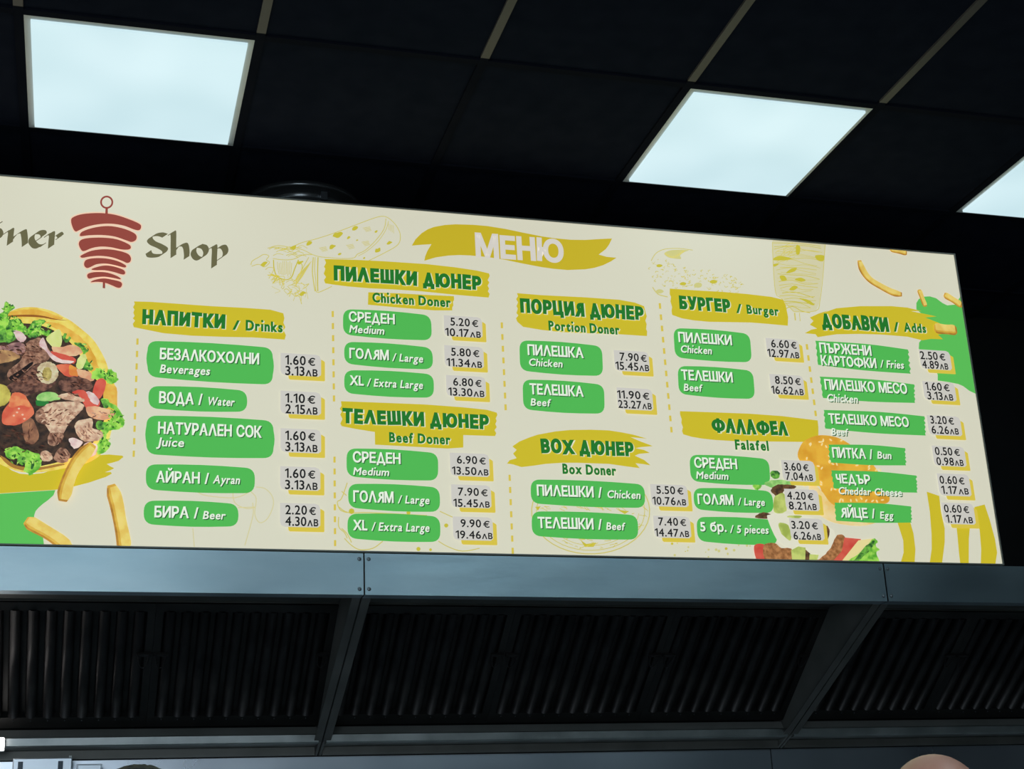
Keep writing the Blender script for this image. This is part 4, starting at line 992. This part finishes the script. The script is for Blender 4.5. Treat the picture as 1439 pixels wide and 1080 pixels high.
PRICES = [
 ((394,496),(451,530),('1.60 €',400.7,512.3,442.7),('3.13лв',400.7,527.3,446)),
 ((394,549),(451,584),('1.10 €',400.7,565.7,442.7),('2.15лв',400.7,581,446)),
 ((394,601.7),(451,637.5),('1.60 €',400.7,618.3,442.7),('3.13лв',400.7,634,446)),
 ((393.5,655),(450,690),('1.60 €',400.3,671.3,442.7),('3.13лв',400.3,687.3,446)),
 ((393.3,706.5),(450,741.5),('2.20 €',400.7,722.7,443.7),('4.30лв',400.7,738.7,447)),
 ((623,443),(678,475.5),('5.20 €',632.7,457.6,671.6),('10.17лв',625.5,472.2,675.3)),
 ((623.7,485),(680,518),('5.80 €',633.7,500,673.3),('11.34лв',627.4,514.6,677)),
 ((626.3,527),(683,559.5),('6.80 €',636.6,542,676.3),('13.30лв',629.8,555.8,680.3)),
 ((631.6,636),(688,670.5),('6.90 €',641.8,651.4,682.2),('13.50лв',635,666.7,686)),
 ((633.3,680.5),(690.5,714.5),('7.90 €',643.3,696.2,684.9),('15.45лв',637,712,687.8)),
 ((635.6,725.6),(693,760),('9.90 €',647,740.6,687.8),('19.46лв',640.2,756.5,691.8)),
 ((861.7,492),(913,523.8),('7.90 €',870.8,506.7,908.3),('15.45лв',864.9,519.4,911.7)),
 ((865.8,544.5),(918,577.5),('11.90 €',867.2,559.7,912),('23.27лв',868.5,573.3,915.3)),
 ((912.7,680),(967.5,712.8),('5.50 €',922.2,693.8,960),('10.76лв',917,709,963.8)),
 ((917,724.5),(971.3,756.5),('7.40 €',925,738.2,963.8),('14.47лв',920.2,753.6,968)),
 ((1075,475),(1124.5,504.5),('6.60 €',1083.5,488.3,1119),('12.97лв',1078.5,501.5,1122.5)),
 ((1080.3,525.5),(1131,556.5),('8.50 €',1089,539.5,1124.8),('16.62лв',1084,553.4,1128.8)),
 ((1096.7,646.2),(1146.5,677.5),('3.60 €',1101.8,661,1136),('7.04лв',1104,674.4,1142)),
 ((1101,686.7),(1152,718.3),('4.20 €',1106,701.7,1142.7),('8.21лв',1108.4,715.8,1147.3)),
 ((1107.8,727.8),(1158.5,759.5),('3.20 €',1112,743,1148.9),('6.26лв',1114.9,758,1153.3)),
 ((1290,491),(1337.5,520.8),('2.50 €',1292.9,504.8,1327.8),('4.89лв',1296,517.6,1332)),
 ((1295,535.6),(1344,564.3),('1.60 €',1300.4,548.3,1333.8),('3.13лв',1303,561.3,1339)),
 ((1301,583.3),(1352,613.2),('3.20 €',1307.3,595.3,1340),('6.26лв',1309,609.2,1346.8)),
 ((1308.3,626),(1358,656.3),('0.50 €',1313.8,639.3,1348.3),('0.98лв',1316,653.5,1353.6)),
 ((1315.5,665),(1365,697.8),('0.60 €',1320.3,679.6,1354.8),('1.17лв',1323,693.8,1360.8)),
 ((1321.8,706),(1371,737.3),('0.60 €',1326.6,720,1361.3),('1.17лв',1329.5,734.4,1366.8)),
]
for p in PRICES: price(*p)

# dashed column lines ---------------------------------------------------------
def dashes(segs, step=18.2):
    for (x0, y0, x1, y1) in segs:
        h = MB()
        n = max(1, round((y1-y0)/step))
        for k in range(n):
            t0 = (k+.02)/n; t1 = t0+.5/n
            a, b = (x0+(x1-x0)*t0, y0+(y1-y0)*t0), (x0+(x1-x0)*t1, y0+(y1-y0)*t1)
            px(h, [(a[0]-1.6, a[1]), (a[0]+1.6, a[1]), (b[0]+1.6, b[1]), (b[0]-1.6, b[1])], I_DASH, 6)
        h.build('dashed_line', board)
dashes([(193.3, 475, 187.5, 650)], 17.5)
dashes([(467.5, 436.5, 469.5, 572), (470, 641, 471, 775)], 17)
dashes([(705, 452.5, 711, 584), (716, 666.5, 721, 786)], 16.5)
dashes([(927, 425.5, 944.5, 615)], 15.5)
dashes([(1133.5, 483, 1147.5, 592)], 15)

# ------------------------------------------------------------------ things below the hoods
m_pale = noisy('pale_grey_enamel', (0.80, 0.84, 0.92), (0.86, 0.90, 0.97), 5, 0.35, 0.6)
m_band = principled('dark_grey_band', (0.10, 0.13, 0.17), 0.5)
m_lampw = principled('lamp_white', (0.8, 0.8, 0.8), 0.4, 0, (1, 0.97, 0.93), 6.0)
m_lampc = principled('lamp_case', (0.7, 0.7, 0.68), 0.4)
wl = empty('work_light', (-0.33, 4.72, CZ+0.55))
mb = MB(); mb.box(-0.462, -0.205, 4.722, 4.743, CZ+0.530, CZ+0.567, m_lampc); mb.build('housing', wl, 0.002)
mb = MB(); mb.box(-0.460, -0.206, 4.700, 4.7215, CZ+0.531, CZ+0.5665, m_lampw); mb.build('diffuser', wl, 0.003)
tag(wl, 'small bright white lamp on the hood gutter at the left edge', 'lamp')
cb = empty('wall_cabinet', (-0.10, 4.78, CZ+0.2))
mb = MB(); mb.box(-0.180, -0.012, 4.735, WY-0.004, CZ+0.18, CZ+0.510, m_pale); mb.build('body', cb, 0.003)
for a, b in ((-0.165, -0.151), (-0.052, -0.038)):
    mb = MB(); mb.box(a, b, 4.731, 4.7352, CZ+0.19, CZ+0.500, m_band); mb.build('band', cb, 0.001)
mb = MB(); mb.box(-0.022, -0.014, 4.75, 4.77, CZ+0.5102, CZ+0.517, m_lampc); mb.build('latch', cb)
tag(cb, 'pale grey wall cabinet with two dark bands below the left hood', 'cabinet')
jb = empty('junction_box', (0.035, 4.8, CZ+0.40))
mb = MB(); mb.box(0.001, 0.075, 4.77, WY-0.004, CZ+0.40, CZ+0.494, m_pale); mb.build('body', jb, 0.002)
mb = MB(); mb.box(0.004, 0.072, 4.7665, 4.7698, CZ+0.403, CZ+0.491, m_pale); mb.build('lid', jb, 0.0015)
tag(jb, 'small pale grey box on the wall, right of the banded cabinet', 'box')

# ------------------------------------------------------------------ the two people whose heads reach into the picture
def capsule(bm, a, b, ra, rb, n=14):
    a, b = Vector(a), Vector(b); d = (b-a); l = d.length or 1e-4; d = d/l
    s = d.orthogonal().normalized(); t = d.cross(s); rings = []
    for k in range(5):
        ph = -PI/2+PI/2*k/4; rings.append((a+d*ra*math.sin(ph), ra*max(math.cos(ph), .02)))
    for k in range(5):
        ph = PI/2*k/4; rings.append((b+d*rb*math.sin(ph), rb*max(math.cos(ph), .02)))
    vs_ = [[bm.verts.new(c+r*(math.cos(2*PI*q/n)*s+math.sin(2*PI*q/n)*t)) for q in range(n)] for c, r in rings]
    for i in range(len(vs_)-1):
        for q in range(n): bm.faces.new((vs_[i][q], vs_[i][(q+1) % n], vs_[i+1][(q+1) % n], vs_[i+1][q]))
    bm.faces.new(vs_[0][::-1]); bm.faces.new(vs_[-1])
def ell(bm, c, r, rot=None):
    M = Matrix.Translation(Vector(c)) @ (rot.to_4x4() if rot else Matrix.Identity(4)) @ Matrix.Diagonal((*r, 1))
    bmesh.ops.create_uvsphere(bm, u_segments=24, v_segments=16, radius=1, matrix=M)
def fuse(name, bm, mat, parent, voxel, smooth=6):
    """voxel-fuse the overlapping volumes into one continuous skin"""
    me = bpy.data.meshes.new(name); bm.to_mesh(me); bm.free()
    o = bpy.data.objects.new(name, me); C.objects.link(o)
    r = o.modifiers.new('r', 'REMESH'); r.mode = 'VOXEL'; r.voxel_size = voxel; r.use_smooth_shade = True
    s = o.modifiers.new('s', 'SMOOTH'); s.iterations = smooth; s.factor = .5
    dg = bpy.context.evaluated_depsgraph_get()
    m2 = bpy.data.meshes.new_from_object(o.evaluated_get(dg)); o.modifiers.clear(); o.data = m2; m2.name = name
    bpy.data.meshes.remove(me)
    m2.materials.clear(); m2.materials.append(mat); o.parent = parent
    return o
def person(loc, rotz, H, label, skin, shirt, trouser, hair=None):
    root = empty('person', loc); k = H/1.80
    V = lambda x, y, zz: (x*k, y*k, zz*k)
    bm = bmesh.new(); cap = lambda a, b, ra, rb: capsule(bm, V(*a), V(*b), ra*k, rb*k)
    # head facing +y
    ell(bm, V(0, -.012, 1.695), (.078*k, .099*k, .105*k)); ell(bm, V(0, .018, 1.635), (.062*k, .078*k, .085*k)); ell(bm, V(0, .052, 1.592), (.032*k, .03*k, .028*k))
    cap((0, .088, 1.685), (0, .108, 1.645), .009, .014); cap((-.02, .086, 1.606), (.02, .086, 1.606), .007, .007)
    cap((-.032, .078, 1.698), (-.018, .082, 1.70), .011, .011); cap((.032, .078, 1.698), (.018, .082, 1.70), .011, .011)
    for s in (-1, 1):
        ell(bm, V(s*.081, -.008, 1.66), (.011*k, .02*k, .033*k))
    cap((0, -.015, 1.60), (0, -.02, 1.48), .056, .062)
    cap((-.13, -.015, 1.44), (.13, -.015, 1.44), .075, .075); ell(bm, V(0, 0, 1.28), (.165*k, .115*k, .2*k)); ell(bm, V(0, .005, 1.08), (.15*k, .108*k, .17*k)); ell(bm, V(0, 0, .95), (.165*k, .115*k, .12*k))
    for s in (-1, 1):
        cap((s*.185, -.015, 1.43), (s*.235, -.02, 1.14), .053, .042); cap((s*.235, -.02, 1.14), (s*.245, .05, .89), .041, .028)
        ell(bm, V(s*.247, .065, .83), (.018*k, .038*k, .05*k))
        for q, (dy, ln_) in enumerate(((.030, .058), (.011, .066), (-.008, .062), (-.026, .048))):
            b0 = (s*.247, .067+dy, .79); b1 = (s*.243, .070+dy, .79-ln_*.5); b2 = (s*.230, .072+dy, .79-ln_*.97)
            cap(b0, b1, .0088, .0082); cap(b1, b2, .0082, .0072)
        cap((s*.243, .098, .845), (s*.232, .118, .81), .011, .0098); cap((s*.232, .118, .81), (s*.222, .118, .78), .0098, .008)
        cap((s*.09, 0, .92), (s*.10, .008, .50), .088, .058); cap((s*.10, .008, .50), (s*.105, -.01, .09), .056, .038)
        cap((s*.105, -.03, .04), (s*.115, .14, .03), .038, .03)
    fuse('body', bm, skin, root, .008*k)
    bm = bmesh.new()
    cap((-.135, -.015, 1.44), (.135, -.015, 1.44), .086, .086); cap((0, -.018, 1.50), (0, -.02, 1.46), .072, .085)
    ell(bm, V(0, 0, 1.28), (.18*k, .13*k, .21*k)); ell(bm, V(0, .005, 1.08), (.168*k, .124*k, .19*k)); ell(bm, V(0, 0, .95), (.178*k, .128*k, .11*k))
    for s in (-1, 1): cap((s*.185, -.015, 1.43), (s*.222, -.018, 1.21), .066, .058)
    fuse('shirt', bm, shirt, root, .012*k)
    bm = bmesh.new(); ell(bm, V(0, 0, .94), (.174*k, .124*k, .10*k))
    for s in (-1, 1): cap((s*.09, 0, .90), (s*.10, .008, .50), .10, .074); cap((s*.10, .008, .50), (s*.105, -.01, .10), .073, .062)
    fuse('trousers', bm, trouser, root, .012*k)
    for s in (-1, 1):
        bm = bmesh.new(); cap((s*.105, -.035, .045), (s*.115, .15, .038), .046, .040); cap((s*.105, -.03, .045), (s*.105, -.02, .09), .045, .046)
        fuse('shoe', bm, principled('black_shoe', (.01, .01, .01), .5), root, .01*k)
    if hair:
        bm = bmesh.new(); ell(bm, V(0, -.022, 1.705), (.088*k, .104*k, .112*k)); ell(bm, V(0, -.04, 1.64), (.082*k, .085*k, .10*k))
        bmesh.ops.delete(bm, geom=[v for v in bm.verts if v.co.y > .055*k and v.co.z < 1.72*k or v.co.z < 1.57*k], context='VERTS')
        bmesh.ops.subdivide_edges(bm, edges=bm.edges[:], cuts=2, use_grid_fill=True)
        for v in bm.verts: v.co += v.co.normalized()*.0*0+Vector((noise.noise(v.co*160), noise.noise(v.co*150+Vector((5, 1, 2))), noise.noise(v.co*140+Vector((9, 3, 1)))))*.0018
        me = bpy.data.meshes.new('hair'); bm.to_mesh(me); bm.free(); me.materials.append(hair)
        o = bpy.data.objects.new('hair', me); C.objects.link(o); o.parent = root
        md = o.modifiers.new('thick', 'SOLIDIFY'); md.thickness = .006
    root.rotation_euler = (0, 0, rotz)
    tag(root, label, 'person')
    return root
m_skin = noisy('ruddy_skin', (0.68, 0.26, 0.18), (0.80, 0.40, 0.29), 12, 0.42)
m_skin2 = noisy('tan_skin', (0.45, 0.27, 0.19), (0.52, 0.32, 0.23), 12, 0.45)
m_tee = noisy('charcoal_cotton', (0.02, 0.02, 0.022), (0.035, 0.035, 0.04), 60, 0.9)
m_jean = noisy('dark_denim', (0.02, 0.03, 0.06), (0.035, 0.05, 0.09), 80, 0.9)
m_hair = noisy('dark_hair', (0.004, 0.004, 0.004), (0.010, 0.010, 0.011), 90, 0.6, 0, (1, 1, .2))
person((1.199, 2.0, 0), -0.15, 1.800, 'person with a bald head facing the counter, only the crown visible at bottom right', m_skin, m_tee, m_jean)
person((0.076, 2.1, 0), 0.1, 1.7965, 'person with short dark hair, only the top of the head visible at bottom left', m_skin2, m_tee, m_jean, m_hair)
